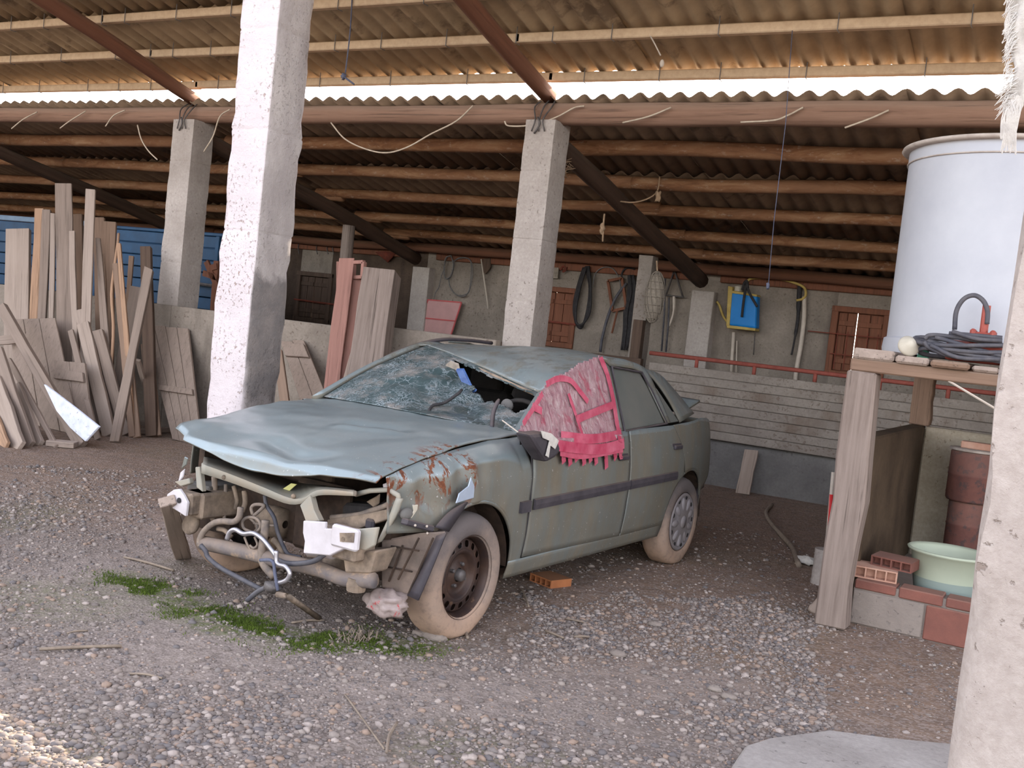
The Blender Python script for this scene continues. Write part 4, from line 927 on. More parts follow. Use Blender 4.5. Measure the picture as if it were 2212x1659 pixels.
# far side bracket, box, horn
lbk = quad('bumper_bracket', cx(.68, (360, 1068), (374, 1058), (386, 1056), (396, 1070), (404, 1086), (400, 1116), (382, 1104), (368, 1096), (360, 1080)), 'white_metal', .02, bevel=.004)
cpart('hole', G().lathe([(.014, 0), (.014, .003), (.001, .003)], 12, Matrix.Translation(CP(0, .683, 387, 1081)) @ Matrix.Rotation(math.pi / 2, 4, 'Y')), 'black', lbk)
cpart('rail_end', G().bx((.50, -.55, .42), (.655, -.42, .53)), 'dusty_metal', bevel=.01)
quad('lamp_stay', cx(.52, (392, 1020), (402, 1012), (398, 1030), (386, 1046)), 'white_metal', .01)
quad('lamp_stay', cx(.54, (386, 1040), (418, 1032), (420, 1044), (400, 1050)), 'green_metal', .03)
bb = CP(0, .50, 398, 1104); bt = CP(0, .50, 452, 1052)
cpart('battery_box', G().bx((.28, bb.y, bb.z), (.50, bt.y, bt.z)), 'interior_gray', bevel=.008)
for k in (.25, .5, .75): cpart('rib', G().bx((.50, lerp(bb.y, bt.y, k) - .008, bb.z + .01), (.508, lerp(bb.y, bt.y, k) + .008, bt.z - .03)), 'black_plastic')
cpart('horn', G().lathe([(.015, -.03), (.05, -.015), (.055, 0), (.05, .012), (.001, .015)], 18, Matrix.Translation(CP(0, .55, 412, 1132)) @ Matrix.Rotation(math.pi / 2.4, 4, 'Y')), 'dusty_metal', smooth=True)
quad('far_wing_edge', cx(.45, (400, 986), (408, 990), (404, 1004), (392, 1014)), paint, .006)
# engine and radiator remains
cpart('engine_block', G().box((.12, -.12, .52), (.42, .62, .40)).box((.10, .28, .46), (.34, .22, .30)).box((.06, -.12, .75), (.30, .55, .10)), 'dusty_dark', bevel=.02, bseg=2)
cpart('fan_shroud', G().bx((.34, .02, .33), (.40, .36, .68)), 'dusty_dark', bevel=.02)
cpart('alternator', G().lathe([(.02, -.08), (.075, -.07), (.08, 0), (.075, .06), (.02, .07)], 16, Matrix.Translation((.36, -.14, .42)) @ Matrix.Rotation(math.pi / 2, 4, 'X')), 'dusty_metal', smooth=True)
cpart('filter', G().lathe([(.001, -.09), (.06, -.09), (.06, .08), (.001, .08)], 16, Matrix.Translation((.42, .34, .34))), 'dusty_metal', smooth=True)
for nm, mt_, r_, xs_, P in (
    ('coolant_pipe', 'hose', .015, .46, ((463, 1030), (464, 1060), (458, 1085), (458, 1112), (463, 1128))), ('coolant_pipe', 'hose', .010, .44, ((488, 1046), (487, 1085), (484, 1122))),
    ('coolant_pipe', 'dusty_metal', .012, .42, ((505, 1050), (512, 1080), (508, 1100))), ('coolant_pipe', 'dusty_metal', .014, .44, ((528, 1060), (530, 1085), (524, 1105))),
    ('coolant_hose', 'hose', .016, .60, ((520, 1096), (517, 1116), (505, 1127), (482, 1126), (462, 1130), (442, 1146), (432, 1166), (434, 1180))),
    ('bonnet_cable', 'hose_blk', .012, .66, ((434, 1178), (444, 1190), (450, 1204), (476, 1226), (520, 1250), (566, 1274))),
    ('bright_pipe', 'steel', .012, .64, ((490, 1165), (496, 1150), (508, 1144), (526, 1153), (548, 1152), (568, 1165), (584, 1184), (594, 1198), (597, 1210))),
    ('coolant_hose', 'hose', .020, .60, ((574, 1124), (572, 1150), (567, 1180), (566, 1205), (572, 1222), (592, 1246))), ('wiring', 'hose', .008, .56, ((545, 1150), (528, 1142), (524, 1128), (532, 1119), (548, 1118), (560, 1126), (562, 1140), (552, 1152))),
    ('wiring', 'hose', .009, .54, ((546, 1112), (543, 1097), (552, 1090), (570, 1092), (560, 1104), (548, 1114))), ('wiring', 'hose_blk', .010, .52, ((572, 1070), (576, 1092), (592, 1118), (600, 1150), (612, 1180), (624, 1198), (650, 1204))),
    ('wiring', 'hose', .006, .60, ((528, 1160), (534, 1175), (542, 1190))), ('wiring', 'hose', .006, .60, ((550, 1160), (556, 1176), (548, 1184), (540, 1178))), ('coolant_hose', 'hose_blk', .013, .66, ((596, 1208), (618, 1217), (650, 1217), (680, 1211), (702, 1196))),
    ('strut_pipe', 'dusty_metal', .012, .56, ((470, 1142), (486, 1146), (500, 1160))), ('strut_pipe', 'dusty_metal', .016, .50, ((590, 1165), (604, 1180), (612, 1200))), ('wiring', 'hose', .006, .5, ((548, 1130), (575, 1134), (595, 1136))), ('wiring', 'hose', .007, .5, ((536, 1116), (556, 1136), (548, 1150), (530, 1156)))):
    cpart(nm, G().tube(smooth_path(cx(xs_, *P), 5), r_, 7), mt_, smooth=True)
cpart('servo', G().ball((-.30, .35, .72), .12, 14, 10, (.5, 1, 1)), 'dusty_dark', smooth=True)
for sy in (.56, -.56): cpart('strut_tower', G().bx((-.2, sy - .1, .53), (.2, sy + .1, .86)), 'dusty_dark', bevel=.03)
cpart('inner_wing', G().bx((-.42, .62, .45), (.42, .66, .84)), 'dusty_dark'); cpart('inner_wing', G().bx((-.42, -.66, .45), (.42, -.62, .84)), 'dusty_dark')
# tow hook and rope
cpart('tow_hook', G().tube(smooth_path(cx(.72, (597, 1190), (597, 1212), (604, 1220), (617, 1224), (626, 1238), (620, 1252), (606, 1258), (596, 1256)), 5), .011, 8), 'steel', smooth=True)
cpart('hook_clamp', G().ball(CP(0, .72, 588, 1268), .035, 10, 8, (1, 1.3, .7), .5, 2), 'iron', smooth=True)
cpart('rope', G().tube(smooth_path(cx(.73, (562, 1210), (588, 1212), (594, 1240), (600, 1276)), 5), .008, 6), 'twine_blue', smooth=True)
cpart('rope', G().tube(smooth_path(cx(.73, (588, 1264), (560, 1276), (534, 1297)), 5), .012, 6), 'hose_blk', smooth=True)
# inner arch liner hanging out in front of the wheel
LQ = [(822, 1168), (905, 1152), (962, 1148), (902, 1294), (880, 1287), (822, 1272)]
ln = cpart('arch_liner', G().prism([CP(0, .43, *LQ[0]), CP(0, .41, *LQ[1]), CP(0, .37, *LQ[2]), CP(0, .40, *LQ[3]), CP(0, .42, *LQ[4]), CP(0, .44, *LQ[5])], (-.02, 0, 0)), mat('dusty grey liner', S(132, 114, 102), S(100, 88, 80), 9, .85, .4, 50), bevel=.01)
for a, b in (((905, 1162), (860, 1252)), ((870, 1178), (840, 1256)), ((936, 1162), (882, 1284)), ((845, 1180), (905, 1190)), ((838, 1225), (890, 1235))): cpart('liner_rib', G().bar(CP(0, .435, *a), CP(0, .445, *b), .007, .008, (1, 0, 0)), 'dusty_dark', ln)
pstrip('liner_edge', [[CP(0, .44, 882, 1286), CP(0, .42, 915, 1220), CP(0, .39, 945, 1158)], [CP(0, .44, 905, 1297), CP(0, .42, 938, 1220), CP(0, .38, 966, 1150)]], 'black_plastic', .01, 10, ln)
pstrip('liner_edge', [[CP(1, .835, 938, 1138), CP(1, .84, 968, 1106), CP(1, .84, 1002, 1084)], [CP(1, .835, 966, 1148), CP(1, .84, 985, 1120), CP(1, .84, 1008, 1084)]], 'black_plastic', .01, 12, ln)
cs = cpart('connector_strip', G().bar(CP(1, .80, 872, 1126), CP(1, .82, 932, 1142), .03, .04, (0, 1, 0)), 'black_plastic', bevel=.006)
for p in ((897, 1135), (922, 1137), (923, 1152)): cpart('rivet', G().ball(CP(1, .845, *p), .006, 8, 6), 'pipe_white', cs, smooth=True)
quad('wing_clip', [CP(1, .80, *p) for p in ((892, 1092), (904, 1090), (902, 1102), (890, 1120), (886, 1118), (894, 1104))], 'lamp_cream', .006)
cpart('indicator_shell', G().ball(CP(1, .78, 878, 1110), .04, 12, 8, (1, .6, .7)), 'interior_gray', smooth=True)
# pale patch of torn metal above the arch
quad('torn_flap', [CP(1, .862, *p) for p in ((985, 1088), (992, 1066), (1012, 1050), (1018, 1030), (1026, 1050), (1024, 1076), (1004, 1082))], mat('bare torn metal', S(176, 186, 200), S(160, 170, 186), 9, .4, .2, 40, metal=.3), .006)

# taped plastic over the broken front door window
def CT_(px, py, off=.02):
    p = CL(px, py, off)
    if p.z < .955: 
        p = CP(1, side(-1.1, .9) + off, px, py)
    return p
OUT = [(1122, 930), (1135, 902), (1152, 872), (1166, 850), (1180, 830), (1200, 812), (1222, 806), (1250, 786), (1276, 776), (1296, 769), (1306, 782), (1318, 820), (1328, 870), (1336, 920), (1348, 950), (1350, 968), (1338, 985), (1300, 986), (1240, 982), (1214, 985), (1196, 945), (1168, 935), (1140, 940)]
fm = NT('wrinkled clear film and pink tape'); v = fm.coords((1, 1, 1), False)
fr = fm.noise(fm.coords((1.6, 1, .42), False), 20, 8, .72, .9); col = fm.ramp(fr, [(.25, S(120, 70, 84)), (.40, S(178, 124, 132)), (.54, S(200, 160, 162)), (.66, S(222, 198, 196)), (.80, S(160, 152, 154))])
col = fm.mix(fm.ramp(fm.noise(fm.coords((1.0, 1, .45), False), 9, 5, .6, .6), [(.56, 0), (.66, .8)]), col, S(190, 66, 92))
MT['film'] = fm.fin(col, .2, 0, fm.bump(fm.math('ADD', fr, fm.math('MULTIPLY', fm.noise(fm.coords((2.2, 1, .5), False), 40, 5, .7, .8), .5)), 1.0, .03), .6)
g = G(); st = 4; idx = {}
x0, y0 = 1112, 764
def vid(i, j):
    if (i, j) not in idx:
        p = CT_(x0 + i * st, y0 + j * st, .022 + .012 * nz(i * .22, j * .15, 3) + .008 * nz(i * .6, j * .35, 5)); idx[(i, j)] = len(g.v); g.v.append(p)
    return idx[(i, j)]
for i in range(62):
    for j in range(58):
        if inpoly(x0 + (i + .5) * st, y0 + (j + .5) * st, OUT): g.f.append((vid(i, j), vid(i + 1, j), vid(i + 1, j + 1), vid(i, j + 1)))
film = cpart('plastic_film', g, 'film', smooth=True, solid=.004)
MT['tape'] = mat('pink parcel tape', S(170, 54, 80), S(198, 104, 122), 9, .3, .4, 40, spec=.5)
def tape(P, w, off=.042):
    Q = smooth_path([CT_(p[0], p[1], off) for p in P], 5); g = G(); V = []
    for i, p in enumerate(Q):
        t_ = (Q[min(i + 1, len(Q) - 1)] - Q[max(i - 1, 0)]).normalized(); sd = t_.cross(Vector((0, 1, .2))).normalized()
        V += [p + sd * w / 2 + Vector((0, .004 * nz(i * .7, w), 0)), p - sd * w / 2]
    g.add(V, [(2 * i, 2 * i + 1, 2 * i + 3, 2 * i + 2) for i in range(len(Q) - 1)]); cpart('tape_strip', g, 'tape', film, solid=.0015)
tape(((1297, 772), (1312, 810), (1324, 860), (1333, 915), (1340, 955)), .05); tape(((1205, 962), (1250, 968), (1300, 970), (1348, 958)), .06); tape(((1210, 975), (1260, 982), (1345, 968)), .05)
tape(((1212, 942), (1280, 948), (1342, 938)), .055, .038); tape(((1228, 850), (1245, 900), (1262, 950)), .028, .038)
tape(((1180, 830), (1205, 818), (1232, 822), (1252, 845), (1270, 868)), .035); tape(((1246, 906), (1290, 888), (1325, 874)), .045); tape(((1150, 878), (1170, 888)), .04); tape(((1130, 915), (1150, 885), (1172, 850)), .03)
for x_, y_ in ((1218, 1000), (1232, 1005), (1246, 996), (1262, 1004), (1276, 998), (1288, 1003), (1310, 1012), (1330, 992), (1342, 984)): tape(((x_ - 3, 965), (x_ - 1, 985), (x_, y_)), .046, .036)
# broken door mirror
mr = cpart('door_mirror', G().prism([CP(1, .95, *p) for p in ((1142, 938), (1180, 934), (1206, 948), (1214, 974), (1200, 990), (1182, 1000), (1160, 968))], (.01, -.09, 0)), 'black_plastic', bevel=.02, bseg=2)
cpart('torn_film', G().prism([CP(1, .958, *p) for p in ((1168, 930), (1190, 936), (1206, 952), (1198, 970), (1188, 962), (1184, 988), (1178, 984), (1186, 952), (1172, 946))], (0, .004, 0)), MT['cloth'], mr)
# ------------------------------------------------------------------ old boards leaning against the low wall
def c1(x, y): return (x / 2.552, 350 + y / 2.552)
def c5(x, y): return (560 + x / 3.6875, 450 + y / 3.6875)
def c6(x, y): return (1050 + x / 2.4578, 500 + y / 2.4578)
def c7(x, y): return (1650 + x / 2.073, 600 + y / 2.073)
def dist(p): return (p - CAM).dot(CF)
HB = (.55, -1, 0)
def board(top, bot, wpx, yt, yb, mt, label, th=.03, name='plank', group='old boards piled against the low wall', ground=True, hint=HB, taper=1.0, cut=.15, foot=None, rag=.014):
    a = onY(*top, yt); b = onZ(*foot, .005) if foot else onY(*bot, yb)
    if ground and not foot and b.z > .01:
        b = a + (b - a) * ((a.z - .004) / max(.05, a.z - b.z))
    if b.z < .004: b = a + (b - a) * ((a.z - .004) / (a.z - b.z))
    w = wpx * dist((a + b) / 2) / FPX / .88
    return plank(name, b, a, w, th, mt, label, 'plank', group, hint, taper=taper, cut=cut, rag=rag)
B = lambda t, b, w, *a, **k: board(c1(*t), c1(*b), w / 2.552, *a, **k)
B((105, 372), (95, 860), 122, 7.70, 7.45, 'wood_pale', 'wide rough grey slab with a knot hole at far left of the pile', .06)
B((218, 258), (190, 840), 44, 7.78, 7.55, 'wood_tan', 'clean tan board beside the wide rough slab', .04)
B((258, 264), (234, 840), 40, 7.72, 7.50, 'wood_gray', 'narrow grey board right of the tan board', .04)
B((292, 285), (285, 900), 24, 7.68, 7.44, 'wood_pale', 'thin pale lath left of the tallest board', .025)
B((350, 118), (362, 1085), 84, 7.60, 7.34, 'wood_gray', 'tallest grey board of the pile, with a cross batten at its head', .025)
B((398, 382), (412, 900), 30, 7.56, 7.34, 'wood_pale', 'ragged pale stake right of the tallest board', .03)
B((428, 290), (440, 700), 52, 7.82, 7.70, 'wood_brown', 'brown stump of board half hidden between tall boards', .05)
B((502, 152), (475, 870), 46, 7.62, 7.34, 'wood_pale', 'second tallest narrow pale board with slanted top', .03)
B((545, 308), (562, 900), 56, 7.80, 7.62, 'wood_brown', 'brown board with rounded top behind the pale narrow one', .04)
B((540, 420), (575, 900), 52, 7.64, 7.44, 'wood_gray', 'grey tapering board in the middle of the pile', .03, taper=.5)
B((604, 330), (590, 900), 68, 7.84, 7.66, 'wood_brown', 'broad pinkish brown board with notched top', .04)
B((655, 450), (705, 1060), 22, 7.62, 7.40, 'wood_tan', 'thin tan lath leaning right across the pile', .03)
B((636, 560), (690, 1120), 30, 7.60, 7.36, 'wood_brown', 'brown stave leaning beside the thin tan lath', .03)
B((725, 518), (703, 800), 24, 7.86, 7.76, 'wood_brown', 'short brown stick standing in front of the blue trailer', .03)
B((806, 470), (818, 900), 54, 7.84, 7.66, 'wood_dark', 'dark red brown post against the slim column', .06)
B((752, 688), (722, 860), 60, 7.80, 7.7, 'wood_gray', 'grey board end beside the dark red brown post', .03)
B((822, 590), (672, 1350), 44, 7.62, 6.95, 'wood_gray', 'long grey board leaning steeply to the right', .05, cut=.5)
log('pole', onY(*c1(612, 1200), 7.3) * 1.0, onY(*c1(641, 395), 7.7), .018, .014, 'wood_tan', label='thin bent tan pole standing in the board pile', cat='pole', group='old boards piled against the low wall', bend=.05)
B((460, 890), (604, 1500), 64, 7.30, 6.6, 'wood_pale', 'pale board propped with its foot forward in mid pile', .05, foot=c1(604, 1508))
B((540, 930), (692, 1500), 52, 7.34, 6.7, 'wood_gray', 'grey board propped right of the pale forward board', .05, foot=c1(694, 1506))
B((390, 930), (540, 1530), 28, 7.25, 6.6, 'wood_gray', 'narrow grey stave left of the pale forward board', .03, foot=c1(540, 1532))
B((440, 815), (520, 1300), 50, 7.40, 7.2, 'wood_pale', 'short pale board peeping above the forward boards', .03)
B((8, 800), (450, 1568), 52, 6.9, 6.1, 'wood_gray', 'long grey beam slanting across the front of the pile', .06, foot=c1(452, 1568))
B((-10, 1040), (165, 1565), 56, 6.5, 6.0, 'wood_gray', 'grey board at the lower left edge of the pile', .04, foot=c1(168, 1566))
B((-20, 1210), (110, 1580), 78, 6.3, 5.8, 'wood_pale', 'broad pale board end at the lower left edge', .04, foot=c1(108, 1582))
B((95, 1230), (222, 1556), 42, 6.5, 6.1, 'wood_pale', 'pale board end between two grey staves', .04, foot=c1(224, 1558))
B((50, 1090), (312, 1570), 26, 6.7, 6.1, 'wood_gray', 'thin dark stave under the long slanting beam', .03, foot=c1(312, 1572))
B((-60, 1330), (40, 1570), 60, 6.2, 5.8, 'wood_tan', 'short tan board foot at the picture edge', .03, foot=c1(36, 1574))
obj('plank', G().prism([onY(*c1(*p), 6.32) for p in ((240, 1225), (300, 1268), (420, 1360), (543, 1458), (468, 1540), (385, 1465), (310, 1372))], (.012, .018, 0)), MT['white_board'], label='bright chalk white board end lying in front of the pile', cat='plank', group='old boards piled against the low wall', bevel=.003)
plank('plank', onZ(*c1(265, 1545), .03), onZ(*c1(420, 1560), .03), .14, .05, 'wood_pale', 'short pale block lying at the foot of the pile', 'plank', 'old boards piled against the low wall', (0, 0, 1))
plank('plank', onY(*c1(-6, 985), 6.95), onY(*c1(312, 950), 7.3), .09, .04, 'wood_pale', 'pale rail nailed level across the grey panel', 'plank', 'old boards piled against the low wall')
def panel_door(name, label, TL, TR, BR, BL, yt, n, mt, battens=(), th=.022, footpx=True, yb=None, cat='board panel'):
    a, b = onY(*TL, yt), onY(*TR, yt)
    c, d = (onZ(*BR, .005), onZ(*BL, .005)) if yb is None else (onY(*BR, yb), onY(*BL, yb))
    if yb is not None:
        c = b + (c - b) * ((b.z - .005) / (b.z - c.z)); d = a + (d - a) * ((a.z - .005) / (a.z - d.z))
    r = empty(name, (c + d) / 2, label, cat); nrm = (b - a).cross(d - a).normalized()
    if nrm.dot(CAM - a) < 0: nrm = -nrm
    for i in range(n):
        u0, u1 = i / n + .006, (i + 1) / n - .006; e = .02 * nz(i * 3.3, yt)
        P = [a.lerp(b, u0), a.lerp(b, u1), d.lerp(c, u1), d.lerp(c, u0)]; P[0] = P[0].lerp(P[3], .02 + e); P[1] = P[1].lerp(P[2], .02 + e)
        obj('board', G().prism(P, -nrm * (th + .008 * (i % 2))), MT[mt], r, bevel=.004)
    for t0, hgt in battens:
        P = [a.lerp(d, t0), b.lerp(c, t0), b.lerp(c, t0 + hgt), a.lerp(d, t0 + hgt)]
        P = [P[0].lerp(P[1], .03), P[1].lerp(P[0], .03), P[2].lerp(P[3], .03), P[3].lerp(P[2], .03)]
        obj('batten', G().prism([p + nrm * .004 for p in P], nrm * .03), MT[mt], r, bevel=.004)
    return r
panel_door('board_panel', 'low grey board panel with a cross batten in the pile', c1(295, 1085), c1(465, 1100), c1(500, 1420), c1(320, 1410), 7.0, 2, 'wood_gray', ((.16, .13),), yb=6.85)
panel_door('board_panel', 'grey plank panel leaning left behind the slanting beam', c1(40, 855), c1(300, 845), c1(420, 1420), c1(120, 1420), 7.2, 3, 'wood_gray', (), yb=6.8)
panel_door('ribbed_door', 'ribbed grey brown plank door leaning at the right end of the pile', c1(786, 890), c1(1035, 905), c1(1096, 1448), c1(930, 1455), 7.92, 4, 'wood_gray', ((.55, .05),), yb=7.55)
plank('plank', onZ(*c1(690, 1420), .02), onZ(*c1(850, 1445), .02), .16, .05, 'wood_gray', 'grey offcut lying flat before the ribbed door', 'plank', 'old boards piled against the low wall', (0, 0, 1))
plank('plank', onZ(*c1(700, 1490), .03), onZ(*c1(1030, 1468), .03), .05, .05, 'wood_gray', 'thin grey batten lying flat at the foot of the pile', 'plank', 'old boards piled against the low wall', (0, 0, 1))
B((760, 1090), (855, 1455), 22, 7.3, 6.95, 'wood_pale', 'thin pale lath under the ribbed door', .03, foot=c1(858, 1452))
B((715, 1060), (745, 1390), 34, 7.5, 7.3, 'wood_brown', 'brown stave end below the crossing boards', .03)
B((810, 1000), (850, 1440), 60, 7.8, 7.5, 'wood_brown', 'brown board standing behind the ribbed door', .03)

# right of the broad column
panel_door('board_panel', 'narrow battened board door leaning right of the broad column', c5(165, 1035), c5(350, 1040), c5(530, 1480), c5(310, 1490), 7.92, 2, 'wood_gray', ((.05, .1), (.72, .2)), yb=7.6)
board(c5(150, 1140), c5(205, 1540), 18, 7.5, 7.2, 'wood_brown', 'brown board edge peeping out beside the broad column', .04, group='loose timber between the columns')
board(c5(702, 412), c5(580, 1460), 30, 7.90, 7.45, 'wood_pink', 'tall faded pink timber post leaning on the low wall', .10, name='timber_post', group='loose timber between the columns', cut=0)
board(c5(660, 430), c5(650, 900), 20, 7.94, 7.9, 'wood_pink', 'thin faded pink jamb behind the tall pink post', .06, name='timber_post', group='loose timber between the columns', cut=0)
board(c5(770, 560), c5(700, 1300), 24, 7.93, 7.6, 'wood_pink', 'dull pink board between the pink post and the stump', .05, group='loose timber between the columns', cut=0)
sq = [onY(*c5(*p), 7.9) for p in ((752, 432), (835, 428), (825, 548), (748, 552))]
g = G()
for a, b in zip(sq, sq[1:] + sq[:1]): g.bar(a, b, .035, .05)
obj('square_bracket', g, MT['wood_pink'], label='small faded pink square frame fixed to the pink post', cat='frame', bevel=.004)
board(c5(988, 510), c5(890, 1200), 66, 7.85, 7.60, 'wood_post', 'thick broken grey timber stump standing behind the windscreen', .20, name='timber_stump', group='loose timber between the columns', rag=.03, cut=.1, hint=(.3, -1, 0))
board(c5(785, 1030), c5(680, 1390), 9, 7.7, 7.4, 'wood_pale', 'thin pale splintered lath left of the thick stump', .02, group='loose timber between the columns')
# props under the lower rafters
pc = onY(1392, 640, 11.42)
rough_column('prop_post', pc.x - .09, pc.x + .09, 11.33, 11.51, zlr(11.42) - .09, MT['conc_panel'], 'thin pale concrete prop under the right rafter with a net bag', (), .006, 41)
log('prop_post', (XA + .03, 11.0, 0), (XA + .03, 11.0, zlr(11.0) - .08), .10, .085, 'wood_post', label='grey round prop under the rafter left of the stump', cat='post')
obj('prop_stub', G().bx((pc.x - .02, 11.22, 0), (pc.x + .10, 11.32, 1.75)), MT['wood_dark'], label='dark timber stub in front of the thin concrete prop', cat='post', bevel=.006)

# ------------------------------------------------------------------ blue trailer behind the low wall
ty = 9.25; TDp = 1.0; tz1 = 2.20; tx1 = onY(480, 560, ty).x; tx0 = -16.2
tr = empty('trailer', ((tx0 + tx1) / 2, ty + .9, 0), 'blue farm trailer with ribbed steel sides parked behind the low wall', 'trailer')
zb = 1.15; nb = 7
for i in range(nb):
    z0 = lerp(zb, tz1, i / nb)
    obj('side_board', G().bx((tx0, ty, z0 + .006), (tx1, ty + .03, lerp(zb, tz1, (i + 1) / nb) - .006)), MT['blue'], tr, bevel=.006)
for x in [tx1 - .06, tx1 - .62, tx1 - .92, tx1 - 2.2, tx1 - 3.4, tx1 - 4.6]: obj('stake', G().bx((x - .03, ty - .05, zb - .1), (x + .03, ty, tz1 + .0)), MT['blue'], tr, bevel=.006)
obj('top_rail', G().bx((tx0, ty - .03, tz1), (tx1 - 2.0, ty + .05, tz1 + .07)), MT['blue_pale'], tr, bevel=.008)
obj('top_rail', G().bx((tx1 - 2.0, ty - .02, tz1), (tx1, ty + .04, tz1 + .04)), MT['blue'], tr, bevel=.008)
obj('end_board', G().bx((tx1 - .03, ty, zb), (tx1, ty + TDp, tz1)), MT['blue'], tr); obj('side_board', G().bx((tx0, ty + TDp, zb), (tx1, ty + TDp + .03, tz1)), MT['blue'], tr)
obj('bed', G().bx((tx0, ty, zb - .12), (tx1, ty + TDp, zb)), MT['blue'], tr)
obj('locking_bar', G().tube([(tx1 - .9, ty - .07, 1.62), (tx1 + .02, ty - .07, 1.60)], .02, 6), MT['iron'], tr)
for x in (tx1 - 1.2, tx0 + 1.2):
    for y in (ty + .2, ty + .85): obj('trailer_wheel', G().lathe([(.15, -.1), (.40, -.1), (.44, -.06), (.44, .06), (.40, .1), (.15, .1), (.12, .05)], 24, Matrix.Translation((x, y, .44)) @ Matrix.Rotation(math.pi / 2, 4, 'X'), True, True), MT['black'], tr, smooth=False)
    obj('axle', G().bx((x - .05, ty + .2, .39), (x + .05, ty + .85, .49)), MT['iron'], tr); obj('chassis_leg', G().bx((x - .1, ty + .3, .45), (x + .1, ty + .8, zb - .11)), MT['iron'], tr)
g = G()
for k, (a, b) in enumerate((((446, 565), (478, 640)), ((440, 590), (470, 600)), ((452, 580), (470, 575)))): g.bar(onY(*a, 9.1), onY(*b, 9.1), .07, .03)
q = onY(470, 600, 9.1); g.bar((q.x, 9.12, 0), (q.x - .05, 9.12, 1.9), .08, .04)
obj('crate_end', g, MT['wood_rust'], label='red brown slatted wooden end showing beside the broad column', cat='crate')

# ------------------------------------------------------------------ things hung on the back wall
yh = YW - .07
def H6(*P, y=yh): return [onY(*c6(*p), y) for p in P]
def hang(name, g, mt, label, cat, **k): return obj(name, g, MT[mt], label=label, cat=cat, smooth=True, **k)
g = G()
for k in range(4):
    o_ = (k - 1.5) * 7; g.tube(smooth_path([p + Vector((0, -.012 * k, 0)) for p in H6((540 + o_, 185), (556 + o_ * .6, 300), (545 + o_, 430), (510 + o_ * .5, 512 - k * 6), (480 + o_ * .4, 480), (476 + o_, 390), (500 + o_, 280), (528 + o_, 192))], 5), .016, 6)
hang('hose_coil', g, 'black', 'black rubber hose coil hung right of the brown shutter', 'hose')
g = G()
for k in range(3):
    c = onY(*c6(288, 206), yh - .01 * k); g.tube([c + Vector((.105 * math.cos(a) * (1 + .05 * k), 0, .125 * math.sin(a))) for a in [2 * math.pi * i / 20 for i in range(20)]], .010, 5, closed=True)
hang('rope_ring', g, 'rope', 'small ring of pale rope hung high beside the slim column', 'rope')
q = H6((328, 190), (385, 192), (380, 250), (326, 246)); g = G().prism(q, (0, .02, 0))
obj('wire_basket', g, MT['net'], label='little square wire basket hung beside the rope ring', cat='basket')
hang('iron_hook', G().tube(smooth_path(H6((395, 205), (410, 185), (425, 205), (405, 215), (430, 190)), 4), .012, 5), 'rust', 'small rusty iron hook cluster high on the back wall', 'hook')
hang('wire_arc', G().tube(smooth_path(H6((565, 300), (580, 225), (620, 192), (670, 196), (705, 245), (715, 300)), 5), .008, 5), 'wire', 'thin wire arc hung between hose coil and wooden frame', 'wire')
q = H6((648, 262), (722, 248), (746, 405), (672, 422)); g = G()
for a, b in zip(q, q[1:] + q[:1]): g.bar(a, b, .035, .03)
fr = empty('sieve_frame', q[3], 'empty wooden sieve frame with handle hung on the back wall', 'frame')
for a, b in zip(q, q[1:] + q[:1]): obj('frame_bar', G().bar(a, b, .035, .03), MT['wood_rust'], fr)
obj('handle', G().tube(H6((697, 420), (668, 540)), .014, 6), MT['wood_rust'], fr)
hang('curved_pipe', G().tube(smooth_path(H6((745, 275), (690, 350), (648, 450), (618, 560), (606, 640)), 5), .02, 7), 'hose_blk', 'curved grey pipe arching down left of the black straps', 'pipe')
g = G()
for k in range(6):
    o_ = (k - 2.5) * 9; g.tube(smooth_path([p + Vector((0, -.01 * (k % 3), 0)) for p in H6((770 + o_ * .6, 232), (778 + o_, 320), (758 + o_, 420), (750 + o_ * .8, 520), (736 + o_ * .7, 630 - 12 * (k % 2)))], 4), .016, 6)
hang('harness', g, 'black', 'bunch of black leather straps hung beside the concrete prop', 'harness')
hang('harness', G().tube(smooth_path(H6((735, 300), (720, 230), (745, 195), (790, 200)), 4), .012, 6), 'black', 'single black strap loop above the bunch of straps', 'harness')
# net bag on the prop
nb_ = empty('net_bag', onY(1412, 706, 11.28), 'bulging grey net bag hung on the concrete prop', 'bag'); c = onY(1414, 642, 11.27); R_ = (.12, .09, .30)
obj('filling', G().ball(c, 1, 16, 12, (R_[0] * .93, R_[1] * .9, R_[2] * .95), .08, 3), MT['net'], nb_, smooth=True)
g = G()
for i in range(9):
    t_ = math.pi * (i + 1) / 10; g.tube([c + Vector((R_[0] * math.sin(t_) * math.cos(a), R_[1] * math.sin(t_) * math.sin(a), R_[2] * math.cos(t_))) for a in [2 * math.pi * k / 16 for k in range(16)]], .005, 4, closed=True)
for k in range(12):
    a = 2 * math.pi * k / 12; g.tube([c + Vector((R_[0] * math.sin(t_) * math.cos(a + t_ * .6), R_[1] * math.sin(t_) * math.sin(a + t_ * .6), R_[2] * math.cos(t_))) for t_ in [math.pi * j / 14 for j in range(15)]], .005, 4)
obj('mesh_cords', g, MT['net'], nb_)
obj('neck_cord', G().tube([c + Vector((0, 0, .28)), c + Vector((-.05, .06, .42))], .01, 5), MT['rope'], nb_)
g = G(); q = H6((1000, 205), (955, 338), (1046, 350))
for a, b in zip(q, q[1:] + q[:1]): g.tube([a, b], .013, 6)
hang('triangle_hanger', g, 'iron', 'triangular iron hanger right of the net bag', 'hanger')
